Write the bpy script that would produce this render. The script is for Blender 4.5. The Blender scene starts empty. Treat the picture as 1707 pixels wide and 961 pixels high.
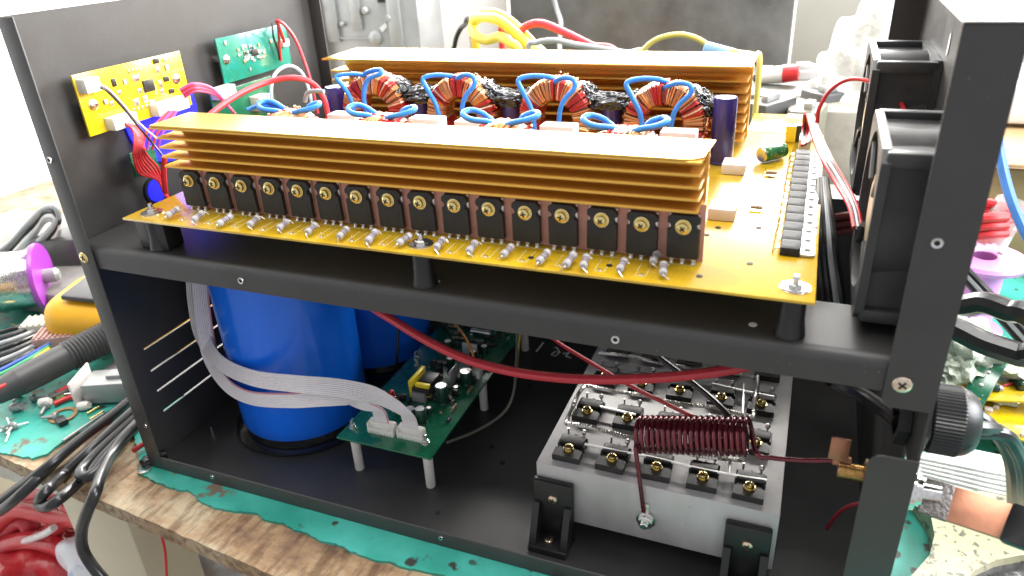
import bpy, bmesh, math, random
from mathutils import Vector, Matrix, noise
random.seed(7)
rad = math.radians
S = bpy.context.scene
COL = S.collection

# ------------------------------------------------------------------ camera
CAM_R = Matrix((((0.929890,-0.124424,0.346154),(0.364660,0.435250,-0.823153),(-0.048243,0.891671,0.450107))))
CAM_C = Vector((0.45010,-0.31440,0.37441))
FPX = 1221.88
cam_d = bpy.data.cameras.new('camera')
cam = bpy.data.objects.new('camera', cam_d)
COL.objects.link(cam)
cam.matrix_world = Matrix.Translation(CAM_C) @ CAM_R.to_4x4()
cam_d.sensor_width = 36.0
cam_d.lens = FPX / 1707.0 * 36.0
cam_d.clip_start = 0.01
cam_d.clip_end = 50.0
cam_d.dof.use_dof = True
cam_d.dof.focus_distance = 0.50
cam_d.dof.aperture_fstop = 10.0
S.camera = cam

# ------------------------------------------------------------------ light
w = bpy.data.worlds.new('World')
S.world = w
w.use_nodes = True
bg = w.node_tree.nodes['Background']
bg.inputs[0].default_value = (0.93, 0.95, 1.0, 1)
bg.inputs[1].default_value = 0.32

def area(name, loc, target, sx, sy, power, color):
    d = bpy.data.lights.new(name, 'AREA')
    d.shape = 'RECTANGLE'; d.size = sx; d.size_y = sy
    d.energy = power; d.color = color
    o = bpy.data.objects.new(name, d)
    COL.objects.link(o)
    o.location = loc
    o.rotation_euler = (Vector(target) - Vector(loc)).to_track_quat('-Z', 'Y').to_euler()
    return o
area('bench_lamp', (0.20, 1.22, 0.625), (0.27, 0.0, 0.25), 2.10, 0.33, 40, (1.0, 0.97, 0.93))
area('ceiling_lamp', (0.35, 0.25, 2.1), (0.3, 0.15, 0.0), 1.6, 0.8, 26, (1.0, 0.98, 0.95))

area('side_window_lamp', (1.75, 0.30, 1.00), (0.0, 0.15, 0.25), 1.1, 0.8, 34, (0.97, 0.98, 1.0))

S.view_settings.view_transform = 'Standard'
S.view_settings.look = 'None'
S.view_settings.exposure = 1.15
S.view_settings.gamma = 1.0
S.view_settings.use_curve_mapping = False
S.render.engine = 'CYCLES'

# ------------------------------------------------------------------ helpers
def px(x, y, axis, v):
    """point where the sight line through a photo pixel meets the plane axis = v"""
    d = CAM_R @ Vector(((x - 853.5) / FPX, -(y - 480.5) / FPX, -1.0))
    i = 'xyz'.index(axis)
    return CAM_C + d * ((v - CAM_C[i]) / d[i])

def frame(d):
    d = d.normalized()
    a = Vector((0, 0, 1)) if abs(d.z) < 0.9 else Vector((1, 0, 0))
    u = d.cross(a).normalized()
    return u, d.cross(u).normalized()

def spline(pts, sub=6):
    P = [Vector(p) for p in pts]
    if len(P) < 3 or sub < 2: return P
    out = []
    for i in range(len(P) - 1):
        p0 = P[i - 1] if i else P[0] * 2 - P[1]
        p1, p2 = P[i], P[i + 1]
        p3 = P[i + 2] if i + 2 < len(P) else P[-1] * 2 - P[-2]
        for k in range(sub):
            t = k / sub
            out.append(0.5 * ((2 * p1) + (p2 - p0) * t + (2 * p0 - 5 * p1 + 4 * p2 - p3) * t * t
                              + (3 * p1 - p0 - 3 * p2 + p3) * t ** 3))
    out.append(P[-1])
    return out

class M:
    def __init__(s):
        s.v = []; s.f = []; s.m = []; s.mi = 0
    def add(s, vs, fs):
        b = len(s.v)
        s.v += [Vector(v) for v in vs]
        for f in fs:
            s.f.append([b + i for i in f]); s.m.append(s.mi)
        return s
    def box(s, c, d, bev=0.0, rot=None):
        c = Vector(c); h = Vector(d) / 2
        if bev <= 0:
            vs = [Vector((x * h.x, y * h.y, z * h.z)) for x in (-1, 1) for y in (-1, 1) for z in (-1, 1)]
            fs = [(0, 1, 3, 2), (4, 6, 7, 5), (0, 4, 5, 1), (2, 3, 7, 6), (0, 2, 6, 4), (1, 5, 7, 3)]
        else:
            bm = bmesh.new()
            bmesh.ops.create_cube(bm, size=1.0)
            for v in bm.verts: v.co = Vector((v.co.x * d[0], v.co.y * d[1], v.co.z * d[2]))
            bmesh.ops.bevel(bm, geom=bm.edges[:], offset=min(bev, min(d) * 0.45), segments=2, affect='EDGES', profile=0.5)
            bm.verts.index_update()
            vs = [v.co.copy() for v in bm.verts]; fs = [[v.index for v in f.verts] for f in bm.faces]
            bm.free()
        if rot is not None: vs = [rot @ v for v in vs]
        return s.add([v + c for v in vs], fs)
    def span(s, a, b, bev=0.0):
        a = Vector(a); b = Vector(b)
        return s.box((a + b) / 2, [abs(q) for q in (b - a)], bev)
    def cyl(s, p0, p1, r0, r1=None, n=16, cap=True):
        p0 = Vector(p0); p1 = Vector(p1); r1 = r0 if r1 is None else r1
        u, v = frame(p1 - p0)
        vs = []
        for p, r in ((p0, r0), (p1, r1)):
            for k in range(n):
                a = 2 * math.pi * k / n
                vs.append(p + (u * math.cos(a) + v * math.sin(a)) * r)
        fs = [(k, k + n, (k + 1) % n + n, (k + 1) % n) for k in range(n)]
        if cap: fs += [list(range(n)), list(range(2 * n - 1, n - 1, -1))]
        return s.add(vs, fs)
    def lathe(s, prof, base=(0, 0, 0), axis=(0, 0, 1), n=24, mats=None):
        """prof: (radius, height) pairs along the axis; mats: one index per segment"""
        base = Vector(base); ax = Vector(axis).normalized(); u, v = frame(ax)
        vs = []
        for r, h in prof:
            r = max(r, 1e-5)
            for k in range(n):
                a = 2 * math.pi * k / n
                vs.append(base + ax * h + (u * math.cos(a) + v * math.sin(a)) * r)
        keep = s.mi
        b = len(s.v); s.v += vs
        for i in range(len(prof) - 1):
            for k in range(n):
                s.f.append([b + i * n + k, b + i * n + (k + 1) % n, b + (i + 1) * n + (k + 1) % n, b + (i + 1) * n + k])
                s.m.append(mats[i] if mats else keep)
        return s
    def tube(s, pts, r, n=8, sub=6, closed=False, cap=True, rfun=None):
        P = [Vector(p) for p in pts] if closed else spline(pts, sub)
        N = len(P)
        T = []
        for i in range(N):
            a = P[(i - 1) % N] if (closed or i) else P[0]
            b = P[(i + 1) % N] if (closed or i < N - 1) else P[-1]
            t = b - a
            T.append(t.normalized() if t.length > 1e-9 else Vector((0, 0, 1)))
        u, _ = frame(T[0])
        vs = []
        for i in range(N):
            u = (u - T[i] * u.dot(T[i])).normalized()
            v = T[i].cross(u)
            rr = r if rfun is None else rfun(i / (N - 1)) * r
            for k in range(n):
                a = 2 * math.pi * k / n
                vs.append(P[i] + (u * math.cos(a) + v * math.sin(a)) * rr)
        fs = []
        for i in range(N if closed else N - 1):
            j = (i + 1) % N
            for k in range(n):
                fs.append((i * n + k, i * n + (k + 1) % n, j * n + (k + 1) % n, j * n + k))
        if cap and not closed: fs += [list(range(n - 1, -1, -1)), list(range((N - 1) * n, N * n))]
        return s.add(vs, fs)
    def prism(s, poly, plane, h0, h1):
        """poly: 2-D outline; plane 'xy','xz','yz'; extruded h0..h1 along the remaining axis"""
        def mk(a, b, h):
            return {'xy': (a, b, h), 'xz': (a, h, b), 'yz': (h, a, b)}[plane]
        n = len(poly)
        vs = [mk(a, b, h0) for a, b in poly] + [mk(a, b, h1) for a, b in poly]
        fs = [list(range(n)), list(range(2 * n - 1, n - 1, -1))] + [(k, k + n, (k + 1) % n + n, (k + 1) % n) for k in range(n)]
        return s.add(vs, fs)
    def sphere(s, c, d, n=12, amp=0.0, freq=30.0, seed=0.0, rot=None):
        bm = bmesh.new()
        bmesh.ops.create_icosphere(bm, subdivisions=n, radius=1.0)
        bm.verts.index_update()
        vs = []
        for v in bm.verts:
            q = v.co.copy()
            if amp:
                q *= 1 + amp * noise.noise(q * freq + Vector((seed, seed * 2.1, 3.0))) + amp * 0.5 * noise.noise(q * freq * 2.7 + Vector((seed, 5, seed)))
            q = Vector((q.x * d[0], q.y * d[1], q.z * d[2]))
            if rot is not None: q = rot @ q
            vs.append(q + Vector(c))
        fs = [[v.index for v in f.verts] for f in bm.faces]
        bm.free()
        return s.add(vs, fs)
    def sheet(s, u0, u1, v0, v1, holes, plane, h0, h1):
        """flat plate with rectangular holes, closed and with real edges"""
        us = sorted({u0, u1, *[q for h in holes for q in h[:2]]}); us = [q for q in us if u0 <= q <= u1]
        vs_ = sorted({v0, v1, *[q for h in holes for q in h[2:]]}); vs_ = [q for q in vs_ if v0 <= q <= v1]
        def mk(a, b, h):
            return {'xy': (a, b, h), 'xz': (a, h, b), 'yz': (h, a, b)}[plane]
        def solid(i, j):
            if i < 0 or j < 0 or i >= len(us) - 1 or j >= len(vs_) - 1: return False
            cu = (us[i] + us[i + 1]) / 2; cv = (vs_[j] + vs_[j + 1]) / 2
            return not any(h[0] < cu < h[1] and h[2] < cv < h[3] for h in holes)
        for i in range(len(us) - 1):
            for j in range(len(vs_) - 1):
                if not solid(i, j): continue
                a, b, c, d = us[i], us[i + 1], vs_[j], vs_[j + 1]
                s.add([mk(a, c, h0), mk(b, c, h0), mk(b, d, h0), mk(a, d, h0)], [(0, 1, 2, 3)])
                s.add([mk(a, c, h1), mk(b, c, h1), mk(b, d, h1), mk(a, d, h1)], [(3, 2, 1, 0)])
                for ok, e in ((solid(i - 1, j), (a, c, a, d)), (solid(i + 1, j), (b, c, b, d)), (solid(i, j - 1), (a, c, b, c)), (solid(i, j + 1), (a, d, b, d))):
                    if not ok:
                        s.add([mk(e[0], e[1], h0), mk(e[2], e[3], h0), mk(e[2], e[3], h1), mk(e[0], e[1], h1)], [(0, 1, 2, 3)])
        return s
    def mesh(s, name, mats, origin=Vector((0, 0, 0)), smooth=38, weld=True):
        me = bpy.data.meshes.new(name)
        me.from_pydata([v - origin for v in s.v], [], s.f)
        for m_ in (mats if isinstance(mats, (list, tuple)) else [mats]): me.materials.append(m_)
        me.polygons.foreach_set('material_index', s.m)
        bm = bmesh.new(); bm.from_mesh(me)
        if weld: bmesh.ops.remove_doubles(bm, verts=bm.verts, dist=1e-6)
        bmesh.ops.recalc_face_normals(bm, faces=bm.faces)
        bm.to_mesh(me); bm.free()
        me.polygons.foreach_set('use_smooth', [True] * len(me.polygons))
        me.set_sharp_from_angle(angle=rad(smooth))
        me.update()
        return me

WL = {}
def link(o, parent=None, loc=(0, 0, 0)):
    COL.objects.link(o)
    o.location = loc
    WL[o.name] = Vector(loc) + (WL[parent.name] if parent else Vector((0, 0, 0)))
    if parent: o.parent = parent
    return o
def tag(o, label=None, cat=None, group=None, kind=None):
    if label: o['label'] = label
    if cat: o['category'] = cat
    if group: o['group'] = group
    if kind: o['kind'] = kind
    return o
def thing(name, loc, label, cat, group=None):
    o = bpy.data.objects.new(name, None)
    o.empty_display_size = 0.01
    link(o, None, loc)
    return tag(o, label, cat, group)
def W_(name, m, mats, parent=None, smooth=38):
    """build from world coordinates; origin at the foot of the piece"""
    lo = Vector([min(v[i] for v in m.v) for i in range(3)]); hi = Vector([max(v[i] for v in m.v) for i in range(3)])
    og = Vector(((lo.x + hi.x) / 2, (lo.y + hi.y) / 2, lo.z))
    o = bpy.data.objects.new(name, m.mesh(name, mats, og, smooth))
    return link(o, parent, og - (WL[parent.name] if parent else Vector((0, 0, 0))))
def L_(name, me, parent, loc=(0, 0, 0), rot=None):
    """part from a (shared) mesh in local coordinates"""
    o = bpy.data.objects.new(name, me)
    link(o, parent, loc)
    if rot: o.rotation_euler = rot
    return o

# ------------------------------------------------------------------ materials
def mk(name, col, rough=0.5, metal=0.0, var=0.0, vs=60.0, bump=0.0, bs=900.0, stretch=(1, 1, 1), col2=None, mix=(0.45, 0.6),
       coat=0.0, spec=0.5, rvar=0.0, trans=0.0, alpha=1.0, emit=None, estr=0.0, detail=4.0, sss=0.0, bdist=0.001):
    m = bpy.data.materials.new(name)
    m.use_nodes = True
    nt = m.node_tree; N = nt.nodes; L = nt.links
    b = N['Principled BSDF']
    b.inputs['Base Color'].default_value = (*col, 1)
    b.inputs['Roughness'].default_value = rough
    b.inputs['Metallic'].default_value = metal
    b.inputs['Specular IOR Level'].default_value = spec
    b.inputs['Coat Weight'].default_value = coat
    b.inputs['Coat Roughness'].default_value = 0.12
    b.inputs['Transmission Weight'].default_value = trans
    b.inputs['Alpha'].default_value = alpha
    if sss: b.inputs['Subsurface Weight'].default_value = sss; b.inputs['Subsurface Scale'].default_value = 0.002
    if emit: b.inputs['Emission Color'].default_value = (*emit, 1); b.inputs['Emission Strength'].default_value = estr
    tc = N.new('ShaderNodeTexCoord'); mp = N.new('ShaderNodeMapping')
    L.new(tc.outputs['Object'], mp.inputs[0]); mp.inputs['Scale'].default_value = stretch
    if var or col2 or rvar:
        n = N.new('ShaderNodeTexNoise'); n.inputs['Scale'].default_value = vs; n.inputs['Detail'].default_value = detail
        n.inputs['Roughness'].default_value = 0.6
        L.new(mp.outputs[0], n.inputs[0])
        if var or col2:
            r = N.new('ShaderNodeValToRGB')
            if col2:
                r.color_ramp.elements[0].position, r.color_ramp.elements[1].position = mix
                r.color_ramp.elements[0].color = (*col, 1); r.color_ramp.elements[1].color = (*col2, 1)
            else:
                r.color_ramp.elements[0].position, r.color_ramp.elements[1].position = 0.3, 0.7
                r.color_ramp.elements[0].color = (*[c * (1 - var) for c in col], 1)
                r.color_ramp.elements[1].color = (*[min(1, c * (1 + var)) for c in col], 1)
            L.new(n.outputs[0], r.inputs[0]); L.new(r.outputs[0], b.inputs['Base Color'])
        if rvar:
            mr = N.new('ShaderNodeMapRange')
            mr.inputs[1].default_value = 0.3; mr.inputs[2].default_value = 0.7
            mr.inputs[3].default_value = max(0.02, rough - rvar); mr.inputs[4].default_value = min(1, rough + rvar)
            L.new(n.outputs[0], mr.inputs[0]); L.new(mr.outputs[0], b.inputs['Roughness'])
    if bump:
        n2 = N.new('ShaderNodeTexNoise'); n2.inputs['Scale'].default_value = bs; n2.inputs['Detail'].default_value = 3
        L.new(mp.outputs[0], n2.inputs[0])
        bp = N.new('ShaderNodeBump'); bp.inputs['Strength'].default_value = bump; bp.inputs['Distance'].default_value = bdist
        L.new(n2.outputs[0], bp.inputs['Height']); L.new(bp.outputs[0], b.inputs['Normal'])
    return m

def nodes(m):
    return m.node_tree.nodes, m.node_tree.links, m.node_tree.nodes['Principled BSDF']

mt_powder = mk('black_powder_coat', (0.042, 0.0405, 0.0395), 0.38, 0, 0.12, 30, 0.35, 2600, rvar=0.06, spec=0.5, bdist=0.0004)
def speckle(m, scale=260, size=0.05, col=(0.5, 0.5, 0.48), amount=0.55, patch=0.56):
    """dust and tiny chips scattered unevenly over a paint"""
    N, L, b = nodes(m)
    src = b.inputs['Base Color'].links[0].from_socket
    tc = N.new('ShaderNodeTexCoord'); v = N.new('ShaderNodeTexVoronoi'); v.inputs['Scale'].default_value = scale
    n = N.new('ShaderNodeTexNoise'); n.inputs['Scale'].default_value = 24; n.inputs['Detail'].default_value = 4
    L.new(tc.outputs['Object'], v.inputs[0]); L.new(tc.outputs['Object'], n.inputs[0])
    r = N.new('ShaderNodeValToRGB'); r.color_ramp.elements[0].position = size; r.color_ramp.elements[1].position = size * 1.5
    r.color_ramp.elements[0].color = (amount,) * 3 + (1,); r.color_ramp.elements[1].color = (0, 0, 0, 1)
    r2 = N.new('ShaderNodeValToRGB'); r2.color_ramp.elements[0].position = patch; r2.color_ramp.elements[1].position = patch + .1
    mu = N.new('ShaderNodeMath'); mu.operation = 'MULTIPLY'; mx = N.new('ShaderNodeMixRGB'); mx.inputs['Color2'].default_value = (*col, 1)
    L.new(v.outputs['Distance'], r.inputs[0]); L.new(n.outputs[0], r2.inputs[0]); L.new(r.outputs[0], mu.inputs[0]); L.new(r2.outputs[0], mu.inputs[1])
    L.new(mu.outputs[0], mx.inputs[0]); L.new(src, mx.inputs[1]); L.new(mx.outputs[0], b.inputs['Base Color'])
mt_gold = mk('gold_anodised_aluminium', (0.84, 0.50, 0.10), 0.31, 0.72, 0.06, 40, 0.06, 500, stretch=(0.04, 1, 1), rvar=0.08, bdist=0.0003)
mt_gold_edge = mk('gold_fin_edge', (0.92, 0.60, 0.16), 0.30, 1.0)
mt_pad = mk('pink_silicone_pad', (0.64, 0.33, 0.27), 0.65, 0, 0.12, 120)
mt_epoxy = mk('black_epoxy', (0.018, 0.017, 0.016), 0.42, 0, 0.35, 90, 0.12, 1800, rvar=0.1, bdist=0.0003)
mt_epoxy_dull = mk('dull_black_epoxy', (0.030, 0.030, 0.030), 0.62, 0, 0.3, 200, 0.2, 1500, spec=0.25, bdist=0.0003)
mt_tin = mk('tinned_metal', (0.75, 0.73, 0.69), 0.28, 1.0, 0.12, 300)
mt_brass = mk('yellow_zinc_screw', (0.83, 0.66, 0.28), 0.22, 1.0, 0.2, 700)
mt_steel = mk('bright_steel', (0.74, 0.73, 0.71), 0.2, 1.0, 0.15, 400, rvar=0.08)
mt_dark = mk('dark_recess', (0.01, 0.01, 0.01), 0.7)
mt_alu = mk('milled_aluminium', (0.56, 0.545, 0.535), 0.58, 0.5, 0.16, 28, 0.12, 300, stretch=(1, 1, 0.4), rvar=0.1, bdist=0.0003)
mt_nylon = mk('black_nylon', (0.014, 0.014, 0.014), 0.38, 0, 0.2, 90, 0.1, 600, bdist=0.0004)
mt_tab = mk('dull_tinned_tab', (0.50, 0.50, 0.48), 0.45, 0.8, 0.15, 200)
mt_white_pl = mk('white_nylon', (0.74, 0.72, 0.66), 0.45, 0, 0.05, 200, sss=0.15)
mt_bluecap = mk('blue_shrink_sleeve', (0.006, 0.15, 0.80), 0.22, 0, 0.12, 12, 0.45, 42, stretch=(1, 1, 0.18), coat=0.3, rvar=0.06, bdist=0.004)
mt_red = mk('red_pvc', (0.55, 0.025, 0.03), 0.38, 0, 0.10, 300)
mt_redpink = mk('red_silicone_wire', (0.56, 0.04, 0.055), 0.4, 0, 0.10, 300)
mt_blackpvc = mk('black_pvc', (0.012, 0.012, 0.013), 0.3, 0, 0.2, 150)
mt_bluewire = mk('blue_pvc', (0.03, 0.22, 0.70), 0.32, 0, 0.08, 200)
mt_greywire = mk('grey_pvc', (0.30, 0.31, 0.32), 0.35, 0, 0.08, 200)
mt_whitewire = mk('white_pvc', (0.78, 0.77, 0.75), 0.35)
mt_purplewire = mk('violet_wire', (0.40, 0.08, 0.45), 0.35)
mt_orange = mk('orange_wire', (0.65, 0.25, 0.04), 0.35)
mt_yellowwire = mk('yellow_pvc', (0.80, 0.60, 0.06), 0.38, 0, 0.06, 100)
mt_purplecap = mk('purple_shrink_sleeve', (0.035, 0.025, 0.16), 0.22, 0, 0.15, 60, coat=0.3)
mt_wred = mk('red_enamel_wire', (0.50, 0.035, 0.03), 0.28, 0.25, 0.2, 800)
mt_wcop = mk('copper_enamel_wire', (0.68, 0.30, 0.12), 0.3, 0.6, 0.25, 800)
mt_wpale = mk('pale_litz_glint', (0.80, 0.62, 0.42), 0.34, 0.4, 0.25, 800)
mt_core = mk('taped_core', (0.32, 0.12, 0.07), 0.4)
mt_film = mk('black_plastic_film', (0.012, 0.012, 0.013), 0.18, 0, 0.2, 100, 0.25, 160, spec=0.8, bdist=0.002)
mt_ceramic = mk('white_ceramic', (0.80, 0.74, 0.72), 0.5, 0, 0.05, 150)
mt_resist = mk('grey_resistor_body', (0.46, 0.44, 0.45), 0.35, 0, 0.05, 400)
mt_band = mk('resistor_band', (0.07, 0.045, 0.04), 0.4)
mt_band2 = mk('resistor_band_violet', (0.22, 0.16, 0.24), 0.4)
mt_coil = mk('dark_enamel_copper', (0.16, 0.018, 0.028), 0.2, 0.55, 0.25, 400, coat=0.5)
mt_copper = mk('bare_copper', (0.50, 0.23, 0.14), 0.45, 0.8, 0.18, 60, 0.15, 400, rvar=0.1, col2=None, bdist=0.0005)
mt_brassbolt = mk('brass_bolt', (0.72, 0.52, 0.28), 0.28, 1.0, 0.2, 300)
mt_fan = mk('black_fan_plastic', (0.045, 0.045, 0.045), 0.45, 0, 0.25, 40, 0.15, 700, rvar=0.08, bdist=0.0004)
mt_hub = mk('fan_label_foil', (0.62, 0.50, 0.30), 0.35, 0.7, 0.25, 120)
mt_greencap = mk('dark_green_sleeve', (0.008, 0.045, 0.028), 0.25, 0, 0.2, 200, coat=0.3)
mt_greenlab = mk('green_capacitor_sleeve', (0.012, 0.16, 0.06), 0.28, 0, 0, 420, col2=(0.5, 0.55, 0.25), mix=(0.58, 0.62))
mt_ytape = mk('yellow_tape', (0.80, 0.62, 0.03), 0.35)
mt_led = mk('red_led', (0.45, 0.01, 0.015), 0.2, coat=0.4)
mt_grey = mk('grey_plastic', (0.30, 0.30, 0.30), 0.45, 0, 0.08, 80)
mt_clear = mk('clear_plastic', (0.85, 0.88, 0.86), 0.2, 0, 0.0, trans=0.75)

speckle(mt_powder)
speckle(mt_alu, 150, .12, (.22, .20, .18), .5, .55)

def pcb_mat(name, col, dark, sil, scale=1.0, silk=0.0):
    """solder mask over copper: paler pours, thin darker tracks, tiny silk marks"""
    m = mk(name, col, 0.26, 0, coat=0.9, spec=0.6)
    N, L, b = nodes(m)
    tc = N.new('ShaderNodeTexCoord')
    vor = N.new('ShaderNodeTexBrick'); vor.inputs['Scale'].default_value = 34 * scale
    vor.inputs['Color1'].default_value = (*col, 1); vor.inputs['Color2'].default_value = (*[c * 0.92 for c in col], 1)
    vor.inputs['Mortar'].default_value = (*dark, 1); vor.inputs['Mortar Size'].default_value = 0.006; vor.offset = 0.37
    n = N.new('ShaderNodeTexNoise'); n.inputs['Scale'].default_value = 26 * scale; n.inputs['Detail'].default_value = 2
    L.new(tc.outputs['Object'], vor.inputs[0]); L.new(tc.outputs['Object'], n.inputs[0])
    mx = N.new('ShaderNodeMixRGB'); mx.inputs['Color2'].default_value = (*dark, 1)
    r = N.new('ShaderNodeValToRGB'); r.color_ramp.elements[0].position = 0.47; r.color_ramp.elements[1].position = 0.53
    r.color_ramp.elements[1].color = (0.55, 0.55, 0.55, 1)
    L.new(n.outputs[0], r.inputs[0]); L.new(r.outputs[0], mx.inputs[0]); L.new(vor.outputs[0], mx.inputs[1])
    sp = N.new('ShaderNodeTexVoronoi'); sp.inputs['Scale'].default_value = 260 * scale
    L.new(tc.outputs['Object'], sp.inputs[0])
    r2 = N.new('ShaderNodeValToRGB'); r2.color_ramp.elements[0].position = 0.10; r2.color_ramp.elements[1].position = 0.13
    r2.color_ramp.elements[0].color = (silk, silk, silk, 1); r2.color_ramp.elements[1].color = (0, 0, 0, 1)
    L.new(sp.outputs['Distance'], r2.inputs[0])
    m2 = N.new('ShaderNodeMixRGB'); m2.inputs['Color2'].default_value = (*sil, 1)
    L.new(r2.outputs[0], m2.inputs[0]); L.new(mx.outputs[0], m2.inputs[1]); L.new(m2.outputs[0], b.inputs['Base Color'])
    return m
mt_pcby = pcb_mat('yellow_solder_mask', (0.66, 0.42, 0.012), (0.46, 0.27, 0.010), (0.30, 0.18, 0.02), 1.0, 0.5)
mt_pcby2 = pcb_mat('yellow_solder_mask_small', (0.80, 0.57, 0.010), (0.60, 0.40, 0.01), (0.85, 0.82, 0.6), 2.2, 0.7)
mt_pcbg = pcb_mat('green_solder_mask', (0.008, 0.16, 0.075), (0.006, 0.10, 0.05), (0.45, 0.55, 0.5), 2.0, 0.6)
mt_pcbt = pcb_mat('teal_solder_mask', (0.01, 0.26, 0.20), (0.02, 0.20, 0.11), (0.7, 0.75, 0.75), 2.2, 0.6)
mt_pcbedge = mk('pcb_edge', (0.72, 0.66, 0.40), 0.6)

# ------------------------------------------------------------------ bench and room (setting)
def pathn(pts, step=0.004, amp=0.0012, seed=0.0):
    """ragged version of a polyline (x, y)"""
    out = []
    for a, b in zip(pts[:-1], pts[1:]):
        a = Vector(a); b = Vector(b); n = max(1, int((b - a).length / step))
        t = (b - a).normalized(); nn = Vector((-t.y, t.x))
        for k in range(n):
            q = a + (b - a) * k / n
            out.append(tuple(q + nn * amp * (noise.noise(Vector((q.x * 90, q.y * 90, seed))) + 0.6 * noise.noise(Vector((q.x * 260, q.y * 260, seed))))))
    out.append(tuple(pts[-1]))
    return out

def wood_mat():
    m = mk('worn_chipboard', (0.36, 0.25, 0.13), 0.62, 0, 0.0, 40, 0.5, 240, bdist=0.0012)
    N, L, b = nodes(m)
    tc = N.new('ShaderNodeTexCoord')
    mp = N.new('ShaderNodeMapping'); mp.inputs['Scale'].default_value = (1.0, 1.6, 1); mp.inputs['Rotation'].default_value = (0, 0, rad(-8))
    n1 = N.new('ShaderNodeTexNoise'); n1.inputs['Scale'].default_value = 11; n1.inputs['Detail'].default_value = 8; n1.inputs['Roughness'].default_value = 0.7
    n2 = N.new('ShaderNodeTexNoise'); n2.inputs['Scale'].default_value = 190; n2.inputs['Detail'].default_value = 3
    mp2 = N.new('ShaderNodeMapping'); mp2.inputs['Scale'].default_value = (1.0, 0.25, 1); mp2.inputs['Rotation'].default_value = (0, 0, rad(-25))
    L.new(tc.outputs['Object'], mp.inputs[0]); L.new(mp.outputs[0], n1.inputs[0])
    L.new(tc.outputs['Object'], mp2.inputs[0]); L.new(mp2.outputs[0], n2.inputs[0])
    r = N.new('ShaderNodeValToRGB'); e = r.color_ramp.elements
    e[0].position = 0.36; e[0].color = (0.15, 0.085, 0.05, 1); e[1].position = 0.60; e[1].color = (0.42, 0.34, 0.22, 1)
    e.new(0.48).color = (0.30, 0.19, 0.10, 1)
    r2 = N.new('ShaderNodeValToRGB'); r2.color_ramp.elements[0].position = 0.36; r2.color_ramp.elements[1].position = 0.55
    r2.color_ramp.elements[0].color = (0.45, 0.38, 0.32, 1); r2.color_ramp.elements[1].color = (1, 1, 1, 1)
    mx = N.new('ShaderNodeMixRGB'); mx.blend_type = 'MULTIPLY'; mx.inputs[0].default_value = 0.85
    L.new(n1.outputs[0], r.inputs[0]); L.new(n2.outputs[0], r2.inputs[0])
    L.new(r.outputs[0], mx.inputs[1]); L.new(r2.outputs[0], mx.inputs[2]); L.new(mx.outputs[0], b.inputs['Base Color'])
    return m
mt_wood = wood_mat()

def teal_mat():
    m = mk('teal_bench_mat', (0.02, 0.30, 0.24), 0.42, 0, 0, 20, 0.25, 500, bdist=0.0006)
    N, L, b = nodes(m)
    tc = N.new('ShaderNodeTexCoord')
    n1 = N.new('ShaderNodeTexNoise'); n1.inputs['Scale'].default_value = 22; n1.inputs['Detail'].default_value = 4
    L.new(tc.outputs['Object'], n1.inputs[0])
    r = N.new('ShaderNodeValToRGB'); e = r.color_ramp.elements
    e[0].position = 0.35; e[0].color = (0.02, 0.24, 0.18, 1); e[1].position = 0.65; e[1].color = (0.06, 0.38, 0.31, 1)
    L.new(n1.outputs[0], r.inputs[0])
    # burn marks: scattered dark spots with soft rims, only in patches
    v = N.new('ShaderNodeTexVoronoi'); v.inputs['Scale'].default_value = 75
    dn = N.new('ShaderNodeTexNoise'); dn.inputs['Scale'].default_value = 120
    ad = N.new('ShaderNodeMixRGB'); ad.inputs[0].default_value = 0.012
    L.new(tc.outputs['Object'], dn.inputs[0]); L.new(tc.outputs['Object'], ad.inputs[1]); L.new(dn.outputs['Color'], ad.inputs[2]); L.new(ad.outputs[0], v.inputs[0])
    rs = N.new('ShaderNodeValToRGB'); rs.color_ramp.elements[0].position = 0.20; rs.color_ramp.elements[1].position = 0.32
    rs.color_ramp.elements[0].color = (1, 1, 1, 1); rs.color_ramp.elements[1].color = (0, 0, 0, 1)
    L.new(v.outputs['Distance'], rs.inputs[0])
    n3 = N.new('ShaderNodeTexNoise'); n3.inputs['Scale'].default_value = 14; n3.inputs['Detail'].default_value = 3
    L.new(tc.outputs['Object'], n3.inputs[0])
    rm = N.new('ShaderNodeValToRGB'); rm.color_ramp.elements[0].position = 0.44; rm.color_ramp.elements[1].position = 0.54
    L.new(n3.outputs[0], rm.inputs[0])
    mu = N.new('ShaderNodeMath'); mu.operation = 'MULTIPLY'
    L.new(rs.outputs[0], mu.inputs[0]); L.new(rm.outputs[0], mu.inputs[1])
    mx = N.new('ShaderNodeMixRGB'); mx.inputs['Color2'].default_value = (0.035, 0.04, 0.032, 1)
    L.new(mu.outputs[0], mx.inputs[0]); L.new(r.outputs[0], mx.inputs[1])
    # worn brown patches where the laminate is scraped through
    n4 = N.new('ShaderNodeTexNoise'); n4.inputs['Scale'].default_value = 20; n4.inputs['Detail'].default_value = 7; n4.inputs['Roughness'].default_value = 0.65
    mp4 = N.new('ShaderNodeMapping'); mp4.inputs['Location'].default_value = (3.3, 1.7, 0); L.new(tc.outputs['Object'], mp4.inputs[0]); L.new(mp4.outputs[0], n4.inputs[0])
    r4 = N.new('ShaderNodeValToRGB'); r4.color_ramp.elements[0].position = 0.585; r4.color_ramp.elements[1].position = 0.625
    L.new(n4.outputs[0], r4.inputs[0])
    m4 = N.new('ShaderNodeMixRGB'); m4.inputs['Color2'].default_value = (0.13, 0.10, 0.07, 1)
    L.new(r4.outputs[0], m4.inputs[0]); L.new(mx.outputs[0], m4.inputs[1]); L.new(m4.outputs[0], b.inputs['Base Color'])
    return m
mt_teal = teal_mat()

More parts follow.
